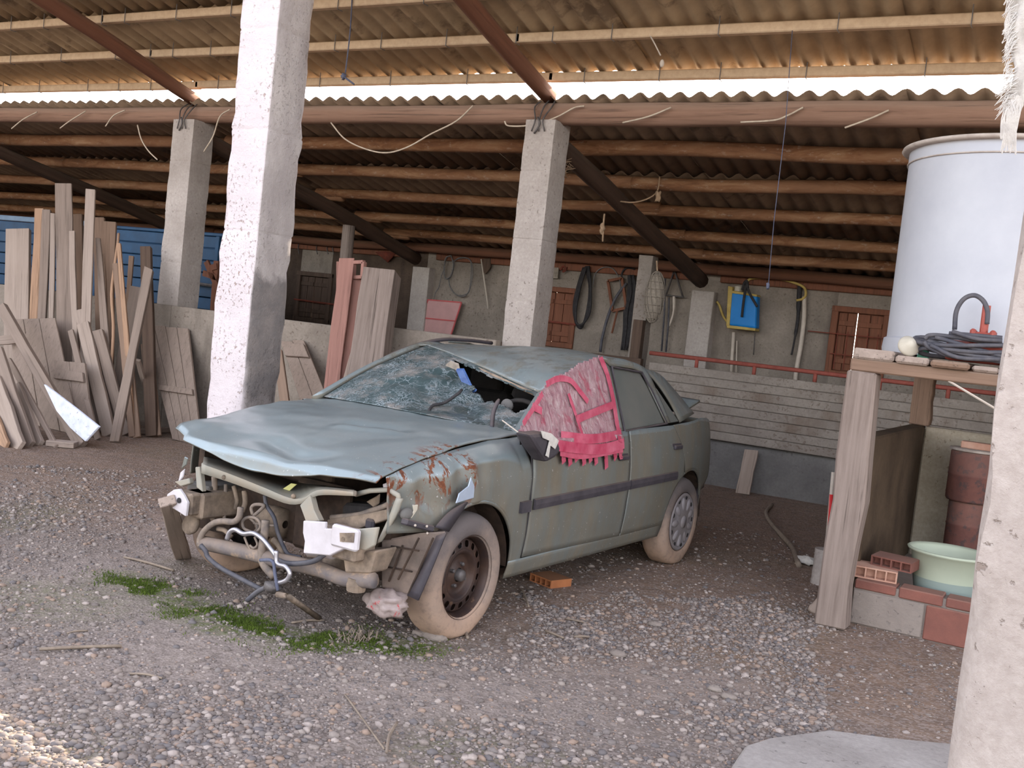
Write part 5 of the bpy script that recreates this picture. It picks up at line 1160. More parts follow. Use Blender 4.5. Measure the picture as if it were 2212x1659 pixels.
for k, (a, b) in enumerate((((952, 250), (932, 635)), ((972, 350), (955, 640)))): hang('tool_handle', G().tube(H6(a, ((a[0] + b[0]) / 2 + 4, (a[1] + b[1]) / 2), b), .012, 6), 'hose_blk', ('longer dark tool handle hung below the triangular hanger', 'right dark tool handle hung below the triangular hanger')[k], 'tool')
hang('horn', G().tube(smooth_path(H6((998, 345), (996, 420), (974, 502)), 4), [.02] * 4 + [.014] * 4 + [.004], 7), 'pipe_white', 'pale curved cow horn hung below the triangular hanger', 'horn')
# knapsack sprayer
q = H6((1312, 322), (1458, 345), (1452, 522), (1304, 502)); sprz = min(p.z for p in q)
spr = empty('sprayer', (sum(p.x for p in q) / 4, yh - .1, sprz), 'bright blue knapsack sprayer with yellow frame hung on the back wall', 'sprayer')
obj('tank', G().prism([p + Vector((0, -.16, 0)) for p in q], (0, .16, 0)), MT['blue_plastic'], spr, bevel=.03, bseg=3)
q2 = H6((1306, 296), (1330, 300), (1312, 520), (1296, 505)); obj('frame', G().prism([p + Vector((0, -.17, 0)) for p in q2], (0, .17, 0)), MT['yellow'], spr, bevel=.005)
q2 = H6((1300, 500), (1452, 518), (1450, 532), (1300, 516)); obj('frame', G().prism([p + Vector((0, -.18, 0)) for p in q2], (0, .18, 0)), MT['yellow'], spr, bevel=.005)
q2 = H6((1318, 318), (1458, 340), (1457, 352), (1318, 332)); obj('frame', G().prism([p + Vector((0, -.165, 0)) for p in q2], (0, .165, 0)), MT['yellow'], spr, bevel=.005)
obj('cap', G().lathe([(.05, 0), (.05, .06), (.001, .062)], 14, Matrix.Translation(onY(*c6(1338, 318), yh - .1))), MT['lamp_cream'], spr)
obj('pump_lever', G().tube(smooth_path(H6((1225, 372), (1240, 395), (1262, 455), (1300, 498)), 4), .016, 6), MT['yellow'], spr, smooth=True)
for P in (((1385, 270), (1375, 320), (1365, 390), (1358, 455)), ((1375, 262), (1400, 330), (1425, 375), (1440, 400)), ((1360, 310), (1370, 275), (1385, 262), (1390, 300))): obj('strap', G().tube(smooth_path(H6(*P, y=yh - .2), 4), .016, 6), MT['black'], spr, smooth=True)
obj('lance_hose', G().tube(smooth_path(H6((1388, 262), (1410, 250), (1480, 246), (1560, 252), (1640, 274), (1688, 298), (1697, 335), (1680, 358), (1648, 366), y=yh - .02), 6), .017, 7), MT['yellow'], spr, smooth=True)
hang('white_pipe', G().tube(smooth_path(H6((1690, 345), (1688, 460), (1672, 600), (1650, 720), (1640, 800)), 5), .028, 8), 'pipe_white', 'pale flexible pipe hanging down right of the sprayer', 'pipe')
hang('dark_strap', G().tube(smooth_path(H6((1665, 290), (1660, 380), (1655, 470), (1640, 560), (1625, 640), (1620, 655)), 4), [.03] * 6 + [.022] * 6 + [.012] * 9, 6), 'black', 'dark knotted strap hanging beside the pale flexible pipe', 'strap')
hang('white_pipe', G().tube(H6((1315, 535), (1300, 760)), .022, 8), 'pipe_white', 'straight white pipe below the blue sprayer', 'pipe')
hang('lath', G().tube(H6((1332, 580), (1327, 760)), .008, 5), 'pipe_white', 'thin pale lath beside the straight white pipe', 'lath')
hang('thin_rod', G().tube(H6((1428, 540), (1420, 655)), .007, 5), 'iron', 'thin iron rod dangling below the sprayer', 'rod')
def H5(*P, y=yh): return [onY(*c5(*p), y) for p in P]
g = G()
for k in range(3): g.tube(smooth_path([p + Vector((0, -.012 * k, 0)) for p in H5((1520 + 8 * k, 375), (1552, 440 + 10 * k), (1530, 540), (1490, 560), (1470 + 6 * k, 500), (1490, 400), (1520 + 8 * k, 378))], 4), .009, 5)
for k in range(2): g.tube(smooth_path([p + Vector((0, -.01 * k, 0)) for p in H5((1540, 430), (1600, 392 + 8 * k), (1680, 410), (1700 - 10 * k, 520), (1672, 660), (1620, 705 - 12 * k), (1560, 680), (1520, 620), (1510, 560))], 4), .007, 5)
g.tube(smooth_path(H5((1480, 470), (1450, 540), (1430, 630), (1400, 680), (1385, 760), (1358, 820)), 4), .007, 5)
hang('wire_coil', g, 'wire', 'tangled loops of grey wire hung above the pink board', 'wire')
q = H5((1345, 728), (1612, 750), (1530, 1005), (1256, 975), y=YW - .12)
pb = empty('pink_board', (q[2] + q[3]) / 2, 'faded pink panel with red edges leaning below the wire loops', 'panel')
obj('panel', G().prism(q, (0, .025, 0)), MT['pink_board'], pb)
for a, b in ((q[0], q[1]), (q[1], q[2]), (q[0], q[3]), (q[0].lerp(q[3], .58), q[1].lerp(q[2], .58))): obj('red_edge', G().bar(a + Vector((0, -.006, 0)), b + Vector((0, -.006, 0)), .018, .012), MT['red_line'], pb)
hang('white_pipe', G().tube(H5((1768, 405), (1800, 620), (1824, 800)), .012, 6), 'pipe_white', 'thin white rod hung left of the slim column', 'rod')
obj('leather_flap', G().prism(H5((1780, 400), (1840, 395), (1842, 470), (1800, 525), (1775, 500)), (0, .03, 0)), MT['wood_dark'], label='dark leather flap hung beside the slim column', cat='leather flap', bevel=.006)
g = G()
for x_ in (315, 460, 545, 590): g.tube(smooth_path(H5((x_, 285), (x_ - 6, 320), (x_ + 4, 365)), 3), .008, 5)
hang('hook_row', g, 'iron', 'row of iron hooks under the wall plate above the dark shutter', 'hooks')
hang('rusty_tools', G().prism(H5((925, 350), (1000, 340), (1090, 355), (1020, 430), (985, 400)), (0, .03, 0)), 'rust', 'rusty blade hung behind the rafter end', 'tool')

# ------------------------------------------------------------------ wooden stand, tank and what lies on it
YS = 6.2
p0 = onZ(1796, 1353, 0); zt = onY(1845, 801, YS).z; zbeam = onY(1845, 774, YS).z; zp = onY(1850, 751, YS).z
YR = onZ(1957, 1222).y + .05; zl = onY(1962, 916, YR - .05).z
st = empty('wooden_stand', (p0.x + .7, YS + .7, 0), 'rough timber stand on heavy posts carrying the white tank', 'stand')
pt_ = onY(1868, 803, YS)
plank('post', (p0.x, YS, .003), (pt_.x, YS, zt), .175, .17, 'wood_post', hint=(0, -1, 0), parent=st, rag=.03, taper=.97, bevel=.01)
bx0 = onY(1841, 787, YS).x
plank('front_beam', (bx0, YS, (zt + zbeam) / 2), (bx0 + 1.9, YS, (zt + zbeam) / 2), zbeam - zt, .12, 'wood_brown', hint=(0, -1, 0), parent=st, rag=.008, bevel=.008)
plank('rear_beam', (bx0, YR, (zt + zbeam) / 2), (bx0 + 1.9, YR, (zt + zbeam) / 2), zbeam - zt, .12, 'wood_brown', hint=(0, -1, 0), parent=st, rag=.008, bevel=.008)
rp_ = onY(1948, 860, YR); rp_.x = onZ(1957, 1222).x - .045
plank('post', (rp_.x, YR, zl + .003), (rp_.x, YR, zt), .15, .15, 'wood_brown', hint=(0, -1, 0), parent=st, rag=.02, bevel=.008)
for y in (YS, YR): plank('post', (bx0 + 1.75, y, .003), (bx0 + 1.75, y, zt), .16, .16, 'wood_post', hint=(0, -1, 0), parent=st, rag=.02, bevel=.008)
for k, (a, b) in enumerate(((1846, 1936), (1939, 2012), (2015, 2100), (2103, 2165), (2168, 2240), (2244, 2330))):
    xa, xb = onY(a, 770, YS).x, onY(b, 780, YS).x; hz = zp - zbeam - (.0, .018, .022, .03, .0, .0)[k]
    plank('deck_plank', ((xa + xb) / 2, YS - .07 - .015 * (k % 3), zbeam + hz / 2), ((xa + xb) / 2, YR + .1, zbeam + hz / 2), xb - xa - .004, hz, 'wood_pale' if k != 2 else 'wood_brown', hint=(0, 0, -1), parent=st, rag=.006, bevel=.012)
obj('tie_rod', G().tube([onY(2031, 812, YS - .05), onY(2154, 885, YS - .05)], .006, 5), MT['pipe_white'], st)
# tank
TY = 6.98; tc = onY(2118, 560, TY); TR_ = .60; ztop = onY(2118, 318, TY - .3).z
tl = onY(1912, 720, TY)
tcx = tl.x + TR_ * 1.03; TH = ztop - zp
tk = empty('water_tank', (tcx, TY, zp), 'tall white plastic water tank standing on the timber stand', 'tank')
Mt = Matrix.Translation((tcx, TY, zp))
obj('tank_body', G().lathe([(.001, .0), (TR_ + .015, .0), (TR_ + .02, .03), (TR_ + .015, .09), (TR_ - .002, .10), (TR_, TH * .5), (TR_, TH - .09), (TR_ + .004, TH - .085), (TR_ + .004, TH), (TR_ - .02, TH), (TR_ - .02, .1), (.001, .08)], 64, Mt), MT['tank'], tk, smooth=False, auto=30)
obj('tank_rim', G().lathe([(TR_ - .01, TH - .012), (TR_ + .035, TH - .012), (TR_ + .05, TH), (TR_ + .045, TH + .012), (TR_, TH + .02), (TR_ - .02, TH + .012)], 64, Mt), MT['tank_rim'], tk, smooth=True)
obj('rim_band', G().lathe([(TR_ + .004, TH - .088), (TR_ + .010, TH - .086), (TR_ + .010, TH - .080), (TR_ + .004, TH - .078)], 64, Mt), MT['tank_rim'], tk)
# pump, cable, lamp, teal bit on the deck
zd = zp - .02
PY = YS + .03; pm = onY(2108, 745, YS + .05); pump = empty('water_pump', (pm.x, PY, zd), 'red submersible pump wrapped in loops of dark cable', 'pump')
px0 = onY(2046, 745, PY).x; px1 = onY(2170, 760, PY).x
obj('motor', G().lathe([(.001, 0), (.05, 0), (.058, .02), (.058, px1 - px0 - .02), (.05, px1 - px0), (.001, px1 - px0)], 20, Matrix.Translation((px0, PY, zd + .062)) @ Matrix.Rotation(math.pi / 2, 4, 'Y')), MT['pump_red'], pump, smooth=True, auto=None)
hx = onY(2125, 715, PY).x
obj('pump_head', G().box((hx, PY, zd + .14), (.12, .09, .07)).box((hx - .05, PY, zd + .15), (.03, .11, .08)).box((hx + .05, PY, zd + .15), (.03, .11, .08)), MT['pump_red'], pump, bevel=.01)
obj('outlet', G().tube([(hx, PY, zd + .16), onY(2132, 660, PY)], .022, 10), MT['pump_red'], pump, smooth=False)
obj('handle_hose', G().tube(smooth_path([onY(*p, PY - .02) for p in ((2062, 712), (2066, 672), (2082, 646), (2105, 638), (2124, 650), (2133, 672), (2132, 700))], 5), .013, 8), MT['hose_blk'], pump, smooth=True)
g = G()
for k, P in enumerate((((2050, 720), (2100, 724), (2165, 730)), ((2000, 735), (2040, 745), (2100, 760), (2165, 782)), ((1998, 732), (2010, 724), (2060, 728), (2165, 745)), ((1996, 738), (2010, 752), (2060, 770), (2165, 780)), ((2020, 728), (2080, 745), (2165, 770)), ((2010, 745), (2070, 772), (2160, 776)), ((2056, 716), (2110, 732), (2165, 736)))):
    g.tube(smooth_path([onY(*p, YS - .02 - .010 * k) for p in P] , 6), .0125, 7)
cc = Vector((onY(2110, 750, YS).x, PY, zd + .06))
for k in range(4): g.tube([cc + Vector(((.30 + .012 * k) * math.cos(a), (.085 + .008 * k) * math.sin(a), .02 * k - .02 + .02 * math.sin(a * 2 + k))) for a in [2 * math.pi * i / 28 for i in range(28)]], .0125, 7, closed=True)
obj('cable_loops', g, MT['hose_blk'], pump, smooth=True)
lc = onY(1966, 742, YS + .02)
hang('lamp_bell', G().lathe([(.001, .055), (.018, .05), (.030, .036), (.055, .008), (.062, -.004), (.060, -.014), (.05, -.02), (.001, -.018)], 24, Matrix.Translation((lc.x, YS + .0, zd + .062)) @ Matrix.Rotation(math.radians(62), 4, 'X') @ Matrix.Rotation(math.radians(25), 4, 'Y')), 'lamp_cream', 'round cream lamp bell lying on the deck beside the tank', 'lamp')
tp = onY(1994, 757, YS + .1); obj('plastic_scrap', G().prism([Vector((tp.x - .03, YS + .09, zd)), Vector((tp.x + .035, YS + .09, zd)), Vector((tp.x + .03, YS + .09, zd + .05)), Vector((tp.x + .005, YS + .09, zd + .08)), Vector((tp.x - .02, YS + .09, zd + .04))], (0, .04, 0)), MT['teal'], label='small teal plastic scrap beside the cream lamp bell', cat='scrap', bevel=.004)

# ------------------------------------------------------------------ rendered bin below the stand with brick kerb
YB0 = onZ(1838, 1350).y + .05; bc = onZ(1957, 1222); YB1 = bc.y; xl_ = onX(1890, 918, p0.x + .12).x
xw = bc.x; zl = onY(1962, 916, YB1).z
bn = empty('wall_bin', (xw + .5, YB0 + .5, 0), kind='structure')
obj('wall_panel', G().bx((xw - .12, YB0 + .15, -.03), (xw, YB1 + .1, zl)), MT['conc_stained'], bn, bevel=.012)
obj('wall_panel', G().bx((xw + .002, YB1, -.03), (xw + 2.2, YB1 + .1, zl - .0)), MT['conc_bin'], bn, bevel=.012)
obj('bin_floor', G().bx((xw, YB0 + .12, -.02), (xw + 2.2, YB1, .10)), MT['mortar'], bn)
kx0, kz = onY(1840, 1300, YB0).x, onY(1850, 1250, YB0).z
kb = empty('brick_kerb', (kx0 + .5, YB0, 0), 'low red brick kerb smeared with mortar in front of the bin', 'kerb')
obj('mortar_core', G().bx((kx0, YB0 + .012, -.02), (kx0 + 1.9, YB0 + .14, kz - .012)), MT['mortar'], kb)
x = kx0; k = 0
while x < kx0 + 1.85:
    w_ = .235 + .02 * nz(k * 3.3); hgt = .055
    obj('brick', G().bx((x + .004, YB0 - .002 + .006 * nz(k), kz - hgt - .004 * (k % 2)), (x + w_, YB0 + .145, kz + .004 * (k % 2))), MT['brick'], kb, bevel=.006); x += w_ + .014; k += 1
for a, b, mt_ in ((kx0 + .0, kx0 + .40, 'mortar'), (kx0 + .41, kx0 + .655, 'brick'), (kx0 + .67, kx0 + .84, 'mortar'), (kx0 + .85, kx0 + 1.1, 'brick'), (kx0 + 1.11, kx0 + 1.9, 'mortar')):
    obj('brick' if mt_ == 'brick' else 'render_patch', G().bx((a, YB0 + (-.004 if mt_ == 'brick' else .0), .002), (b, YB0 + .06, kz - .066)), MT[mt_], kb, bevel=.006)
def hollow_brick(loc, rz, size, mt, label, tilt=0, group=None):
    L, D, Hh = size; r = empty('hollow_brick', loc, label, 'brick', group); r.rotation_euler = (tilt, 0, rz); t = .008; n = 4
    g = G(); g.bx((-L / 2, -D / 2, 0), (L / 2, D / 2, t)); g.bx((-L / 2, -D / 2, Hh - t), (L / 2, D / 2, Hh))
    for i in range(n + 1): x = lerp(-L / 2 + t / 2, L / 2 - t / 2, i / n); g.bx((x - t / 2, -D / 2, t), (x + t / 2, D / 2, Hh - t))
    obj('shell', g, MT[mt], r, local=True); obj('core', G().bx((-L / 2 + .002, -D / 2 + .05, .002), (L / 2 - .002, D / 2 - .05, Hh - .002)), MT[mt], r, local=True); return r
hb = onY(1895, 1240, YB0 + .18)
hollow_brick((hb.x, YB0 + .14, kz + .005), .12, (.24, .16, .07), 'brick_pale', 'pale hollow brick lying on the kerb beside the post', .05)
hollow_brick((hb.x + .09, YB0 + .20, kz + .078), -.15, (.24, .16, .06), 'brick', 'red hollow brick resting on top of the pale hollow brick', .05)
ub = onZ(1185, 1266); hollow_brick((ub.x - .02, ub.y + .06, .0), math.radians(-20), (.19, .17, .05), 'brick_orange', 'orange hollow brick on the ground beneath the front door')
# basin
bs = onY(2046, 1240, YB0 + .34); zb_ = .10
bsn = empty('basin', (bs.x + .0, YB0 + .40, zb_), 'pale green plastic basin standing in the bin', 'basin'); Mb = Matrix.Translation((bs.x, YB0 + .40, zb_))
bh = max(.2, onY(2040, 1200, YB0 + .2).z - zb_)
obj('basin_wall', G().lathe([(.001, .004), (.14, 0), (.165, .03), (.20, bh * .55), (.225, bh - .02), (.245, bh - .012), (.25, bh), (.24, bh + .006), (.218, bh - .012), (.15, .02), (.001, .018)], 40, Mb), MT['basin'], bsn, smooth=True)
obj('water_line', G().lathe([(.1665, .03), (.2015, bh * .55), (.2025, bh * .56)], 40, Mb), MT['basin_water'], bsn, smooth=True)
# rusty cans stacked in the bin
yc_ = YB1 - .35; sc0 = onY(2100, 1030, yc_); rr_ = .155
zs_ = [.10, onY(2092, 1190, yc_).z, onY(2092, 1083, yc_).z, onY(2100, 975, yc_).z]
for k, (lab, r0) in enumerate((('small rusty can at the foot of the can stack in the bin', .10), ('middle rusty red can of the stack in the bin', .135), ('largest rusty red can on top of the stack, with a pale lid', .165))):
    z0, z1 = zs_[k] + .002, zs_[k + 1]; r = empty('rusty_can', (sc0.x, yc_, z0), lab, 'can', 'rusty cans stacked in the bin')
    Mc = Matrix.Translation((sc0.x, yc_, z0)); h_ = z1 - z0
    obj('can_body', G().lathe([(.001, 0), (r0 - .01, 0), (r0, .015), (r0, h_ * .5), (r0 + .004, h_ * .52), (r0, h_ * .54), (r0, h_ - .012), (r0 - .008, h_), (.001, h_)], 32, Mc), MT['rust_barrel'], r, smooth=True, auto=None)
    if k == 2: obj('lid', G().lathe([(.001, h_ + .002), (r0 + .01, h_ + .002), (r0 + .012, h_ + .018), (r0 - .01, h_ + .022), (.001, h_ + .02)], 32, Mc), MT['tank_rim'], r); 
    if k == 2: obj('brick_weight', G().box((sc0.x - .0, yc_, z0 + h_ + .045), (.2, .11, .05)), MT['brick_pale'], r, bevel=.005)
# red and white stick in its concrete foot
sf = onZ(1774, 1262); ss = empty('marker_stick', (sf.x, sf.y, 0), 'thin stick painted red in the middle set in a concrete foot', 'stick'); hh = onY(1772, 1184, sf.y).z
obj('foot', G().lathe([(.001, 0), (.075, 0), (.07, hh * .5), (.072, hh), (.001, hh)], 18, Matrix.Translation((sf.x, sf.y, 0))), MT['conc_gray'], ss, auto=40)
q = [onY(*p, sf.y) for p in ((1785, 1184), (1790, 1143), (1796, 1068), (1800, 1020))]; q[0].z = hh - .02
obj('stick', G().tube([q[0], q[3]], .013, 7), MT['pipe_white'], ss, smooth=True); obj('red_band', G().tube([q[1], q[2]], .0145, 8), MT['red_paint'], ss, smooth=True)
plank('plank', onZ(1752, 1322, .01), onY(1785, 1284, onZ(1752, 1322).y + .06), .05, .02, 'wood_pale', 'short split board end leaning at the foot of the stand post', 'plank')
hang('dry_branch', G().tube(smooth_path([onZ(*p, .02) for p in ((1668, 1090), (1655, 1106), (1664, 1128), (1690, 1158), (1712, 1184), (1726, 1222))], 5), [.018] * 14 + [.022] * 12, 6), 'straw', 'pale curved branch lying on the ground near the stand', 'branch')
hang('rag', G().ball(onZ(1742, 1212, .03), .06, 12, 8, (1.3, .8, .5), .8, 5), 'cloth', 'crumpled pale rag behind the marker stick foot', 'rag')
lp = onZ(1604, 1068); plank('plank', (lp.x, lp.y, .003), (lp.x - .02, YF - .07, onY(1610, 970, YF - .05).z), .15, .03, 'wood_pale', 'short grey plank leaning on the foot of the feed fence', 'plank')
# plank propped against the nose of the car
fp = onZ(395, 1204, .0); tp_ = CARLOC + CARR @ CP(0, .72, 361, 1082)
plank('plank', (fp.x, fp.y, .004), tp_, .085, .05, 'wood_pale', 'weathered grey plank propped against the torn nose of the car', 'plank', hint=(CAM - tp_))
# bag caught under the arch liner, iron bar on the ground
bgp = CARLOC + CARR @ CP(0, .47, 836, 1302)
hang('plastic_bag', G().ball(bgp, .098, 28, 18, (1.0, .8, .62), .42, 11), 'bag', 'crumpled white and red plastic bag caught before the front wheel', 'bag')
ib = onZ(690, 1336, .015); hang('iron_bar', G().tube([CARLOC + CARR @ CP(0, .74, 600, 1284), CARLOC + CARR @ CP(0, .78, 622, 1288), ib], .014, 7), 'dusty_metal', 'dull iron bar trailing from the tow hook to the ground', 'bar')

# ------------------------------------------------------------------ cables, twine and rope under the roof
yc0 = YC - .125; cb = empty('cable', (-6, yc0, 3.3), 'pale electric cable wound loosely along the eave beam', 'cable')
for P in (((715, 265), (745, 300), (790, 322), (835, 330), (880, 318), (930, 290), (985, 262), (1022, 228)), ((1090, 262), (1100, 272), (1150, 270), (1200, 254), (1240, 233), (1262, 229)), ((1345, 265), (1400, 252), (1450, 232)), ((1600, 264), (1670, 260), (1700, 250), (1735, 232)), ((1825, 276), (1880, 256), (1920, 238)), ((25, 278), (50, 258), (80, 242)), ((130, 277), (150, 262), (185, 240)), ((228, 273), (245, 250), (270, 238)), ((297, 270), (305, 300), (320, 325), (340, 345)), ((497, 236), (475, 252), (460, 295), (440, 328))):
    obj('cable_loop', G().tube(smooth_path([onY(*p, yc0 - .01) for p in P], 6), .0075, 6), MT['cable'], cb, smooth=True)
hang('twine', G().tube(smooth_path([onY(763, -60, 6.93), onY(757, 60, 6.93), onY(746, 158, 6.93)], 4), .006, 5).ball(onY(742, 165, 6.93), .022, 10, 8, (1, 1, 1.2), .6, 3).tube([onY(742, 165, 6.93), onY(765, 182, 6.93)], .008, 5), 'twine_blue', 'short blue twine with a knot hanging right of the broad column', 'twine')
hang('twine', G().tube([onY(1712, 60, 7.57), onY(1697, 268, 7.57), onY(1672, 477, 7.57), onY(1660, 615, 7.57)], .0032, 5).ball(onY(1659, 618, 7.57), .018, 8, 6, (.8, .8, 1.5), .6, 8), 'twine_blue', 'long thin blue twine hanging in front of the sprayer', 'twine')
hang('roof_hook', G().tube([onY(1403, 74, 7.57), onY(1415, 96, 7.57), onY(1427, 120, 7.57)], .006, 5).ball(onY(1430, 137, 7.57), .022, 10, 8, (.8, .8, 1.4)), 'pipe_white', 'wire hook with a pale drop hanging from the roof purlin', 'hook')
hang('rope', G().tube(smooth_path([onY(*p, 9.7) for p in ((1337, 435), (1370, 437), (1402, 428), (1420, 412), (1425, 382))], 5), .008, 5).ball(onY(1422, 425, 9.7), .04, 10, 8, (.8, .8, 1.4), .9, 4), 'rope', 'straw rope with a frayed knot hung from a purlin', 'rope')
hang('rope', G().tube(smooth_path([onY(*p, 9.9) for p in ((1306, 462), (1304, 480), (1302, 522))], 4), .01, 5).ball(onY(1301, 494, 9.9), .035, 10, 8, (.8, .8, 1.5), .9, 9), 'rope', 'short frayed straw rope knot below the right rafter', 'rope')
g = G()
for k in range(40):
    a = onY(1220 + random.uniform(-10, 16), 350 + random.uniform(-12, 18), 8.55); b = a + Vector((random.uniform(-.1, .06), -.02, random.uniform(-.14, -.01))); m_ = (a + b) / 2 + Vector((random.uniform(-.03, .03), -.06, random.uniform(-.03, .03))); g.tube([a, m_, b], .003, 4)
hang('straw_tuft', g, 'rope', 'tuft of dry straw clinging to the right rafter', 'straw tuft', kind=None)

# ------------------------------------------------------------------ foreground pillar and frayed cloth
pe = onY(2112, 1130, 2.1)
rough_column('concrete_pillar', pe.x, pe.x + .42, 2.1, 2.5, 3.0, MT['conc_pillar'], 'blurred pale concrete pillar at the right edge in the foreground', (), .016, 51)
cl = empty('sack_cloth', onY(2200, 160, 2.06), 'white frayed sack cloth hanging at the upper right corner', 'cloth')
g = G()
def cf(u, v_):
    y_ = lerp(-70, 225, v_); e = 2176 + 14 * nz(v_ * 6, 2) + (10 if v_ > .55 else 0) - 12 * (1 - v_) * .0; x_ = lerp(e, 2300, u); return onY(x_, y_ + 12 * nz(u * 4, v_ * 3), 2.05 + .02 * nz(u * 5, v_ * 4))
g.grid(14, 30, cf); obj('weave', g, MT['cloth'], cl, smooth=True, solid=.003)
g = G()
for k in range(150):
    v_ = random.random() ** .8; y_ = lerp(-40, 225, v_); a = onY(2182 + random.uniform(-4, 20), y_, 2.045)
    b = onY(2182 - random.uniform(6, 26) * (1.3 if v_ > .8 else .7), y_ + random.uniform(8, 40), 2.04); g.tube([a, a.lerp(b, .5) + Vector((0, -.004, .003)), b], [.0009, .0008, .0005], 4)
for k in range(90):
    a = onY(random.uniform(2172, 2215), 215 + random.uniform(-10, 10), 2.045); b = onY(random.uniform(2160, 2195), random.uniform(270, 335), 2.04); g.tube(smooth_path([a, a.lerp(b, .5) + Vector((random.uniform(-.006, .006), -.004, 0)), b], 3), .0012, 4)
obj('frayed_threads', g, MT['cloth'], cl, kind='stuff')

# ------------------------------------------------------------------ gravel, stones, moss, twigs
GREY = [S(148, 136, 127), S(124, 115, 110), S(168, 154, 145), S(106, 100, 99), S(150, 128, 112), S(134, 122, 114), S(114, 104, 98), S(140, 127, 118)]
def pebmat(name, cols):
    t = NT(name); a = t.n('ShaderNodeAttribute', attribute_name='tone'); oi = t.n('ShaderNodeObjectInfo')
    f = t.math('FRACT', t.math('ADD', a.outputs['Fac'], oi.outputs['Random'])); rm = t.n('ShaderNodeValToRGB'); rm.color_ramp.interpolation = 'CONSTANT'; e = rm.color_ramp.elements
    while len(e) < len(cols): e.new(.5)
    for i, c in enumerate(cols): e[i].position = i / len(cols); e[i].color = c
    t.l(f, rm.inputs[0]); v = t.coords((1, 1, 1)); col = t.mix(t.ramp(t.noise(v, 60, 4), [(.35, .35), (.65, 0)]), rm.outputs[0], S(96, 86, 82))
    return t.fin(col, .85, 0, t.bump(t.noise(v, 120, 3), .2, .003), .25)
PM = pebmat('mixed pebbles', GREY)
def ico(sub):
    import bmesh
    bm = bmesh.new(); bmesh.ops.create_icosphere(bm, subdivisions=sub, radius=1.0); V = np.array([v.co[:] for v in bm.verts]); Fc = np.array([[l.index for l in f.verts] for f in bm.faces]); bm.free(); return V, Fc
def dens(x, y):
    px, py = toPx((x, y, 0)); px += 70 * nz(x * 2.3, y * 2.3, 21) + 25 * nz(x * 7, y * 7, 23); py += 45 * nz(x * 2.3, y * 2.3, 31) + 20 * nz(x * 7, y * 7, 33)
    if inpoly(px, py, [(300, 1240), (430, 1400), (900, 1440), (1150, 1420), (1060, 1330), (620, 1330)]): base = .35
    elif py > 1410 + max(0, (600 - px)) * .05 and px < 1750: base = 1.0
    elif 1120 < px < 1780 and 1290 < py < 1600: base = .85 * sm(1.6 - abs(px - 1450) / 330)  + .12
    elif px < 330 and py > 1000: base = .45 + .4 * sm((py - 1200) / 250)
    elif py > 1560 and px > 1580: base = .08
    else: base = .12 if py > 1000 else .04
    tr = segd(x, y, [(-5.6, 6.6), (-5.0, 5.0), (-4.2, 3.4), (-3.0, 3.15), (-2.2, 3.5), (-1.4, 4.6)])
    return base * (.35 + .65 * sm(tr / .35 - .4)) * clamp(.75 + .9 * nz(x * 1.7, y * 1.7, 11), .1, 1.3)
cand = []
while len(cand) < 62000:
    d_ = rng.uniform(2.1, 9.0) ** 1.0; a_ = YAW + rng.uniform(-.50, .56); x, y = -math.sin(a_) * d_, math.cos(a_) * d_
    if rng.uniform() > min(1, d_ / 5.0): continue
    q_ = dens(x, y)
    if rng.uniform() < q_: cand.append((x, y, d_, q_))
sz = .0040 * np.exp(rng.gamma(1.5, .34, len(cand))); sz = np.clip(sz * np.array([.95 + .45 * min(1, c[3]) for c in cand]), .0035, .022)
show = np.array([s / c[2] for s, c in zip(sz, cand)]); order = np.argsort(-show)
V0, F0 = ico(1); n = len(cand); ids = order[300:]
pos = np.array([(cand[i][0], cand[i][1], 0) for i in ids]); s_ = sz[ids]; pos[:, 2] = np.array([gz(cand[i][0], cand[i][1]) for i in ids]) + s_ * .08
ang = rng.uniform(0, 6.283, len(ids)); asp = rng.uniform(.6, 1.0, len(ids)); fl_ = rng.uniform(.38, .75, len(ids))
jit = 1 + rng.uniform(-.26, .26, (len(ids), len(V0), 1)); P = V0[None] * jit; P = P * np.stack([s_, s_ * asp, s_ * fl_], 1)[:, None, :]
ca, sa = np.cos(ang)[:, None], np.sin(ang)[:, None]; X = P[..., 0] * ca - P[..., 1] * sa; Yv = P[..., 0] * sa + P[..., 1] * ca
P = np.stack([X, Yv, P[..., 2]], -1) + pos[:, None, :]; Fa = (F0[None] + (np.arange(len(ids)) * len(V0))[:, None, None]).reshape(-1, 3)
me = bpy.data.meshes.new('gravel'); me.vertices.add(P.shape[0] * P.shape[1]); me.vertices.foreach_set('co', P.reshape(-1).astype(np.float32)); me.loops.add(Fa.size); me.loops.foreach_set('vertex_index', Fa.reshape(-1).astype(np.int32))
me.polygons.add(len(Fa)); me.polygons.foreach_set('loop_start', np.arange(0, Fa.size, 3, dtype=np.int32)); me.update(); me.validate(); me.shade_smooth()
at = me.attributes.new('tone', 'FLOAT', 'POINT'); at.data.foreach_set('value', np.repeat(rng.uniform(0, 1, len(ids)), len(V0)).astype(np.float32)); me.materials.append(PM)
go = bpy.data.objects.new('gravel', me); COL.objects.link(go); setp(go, 'small loose gravel strewn over the yard floor', 'gravel', kind='stuff')
V1, F1 = ico(2); pm_ = []
for k in range(7):
    q = V1 * (1 + np.array([.16 * nz(v[0] * 1.6 + k * 5, v[1] * 1.6, v[2] * 1.6) for v in V1]))[:, None] * np.array([1, .6 + .05 * k, .42 + .04 * (k % 4)])
    me = bpy.data.meshes.new('pebble'); me.from_pydata(q.tolist(), [], F1.tolist()); me.shade_smooth(); me.materials.append(PM); at = me.attributes.new('tone', 'FLOAT', 'POINT'); at.data.foreach_set('value', np.full(len(q), k * .13, dtype=np.float32)); pm_.append(me)
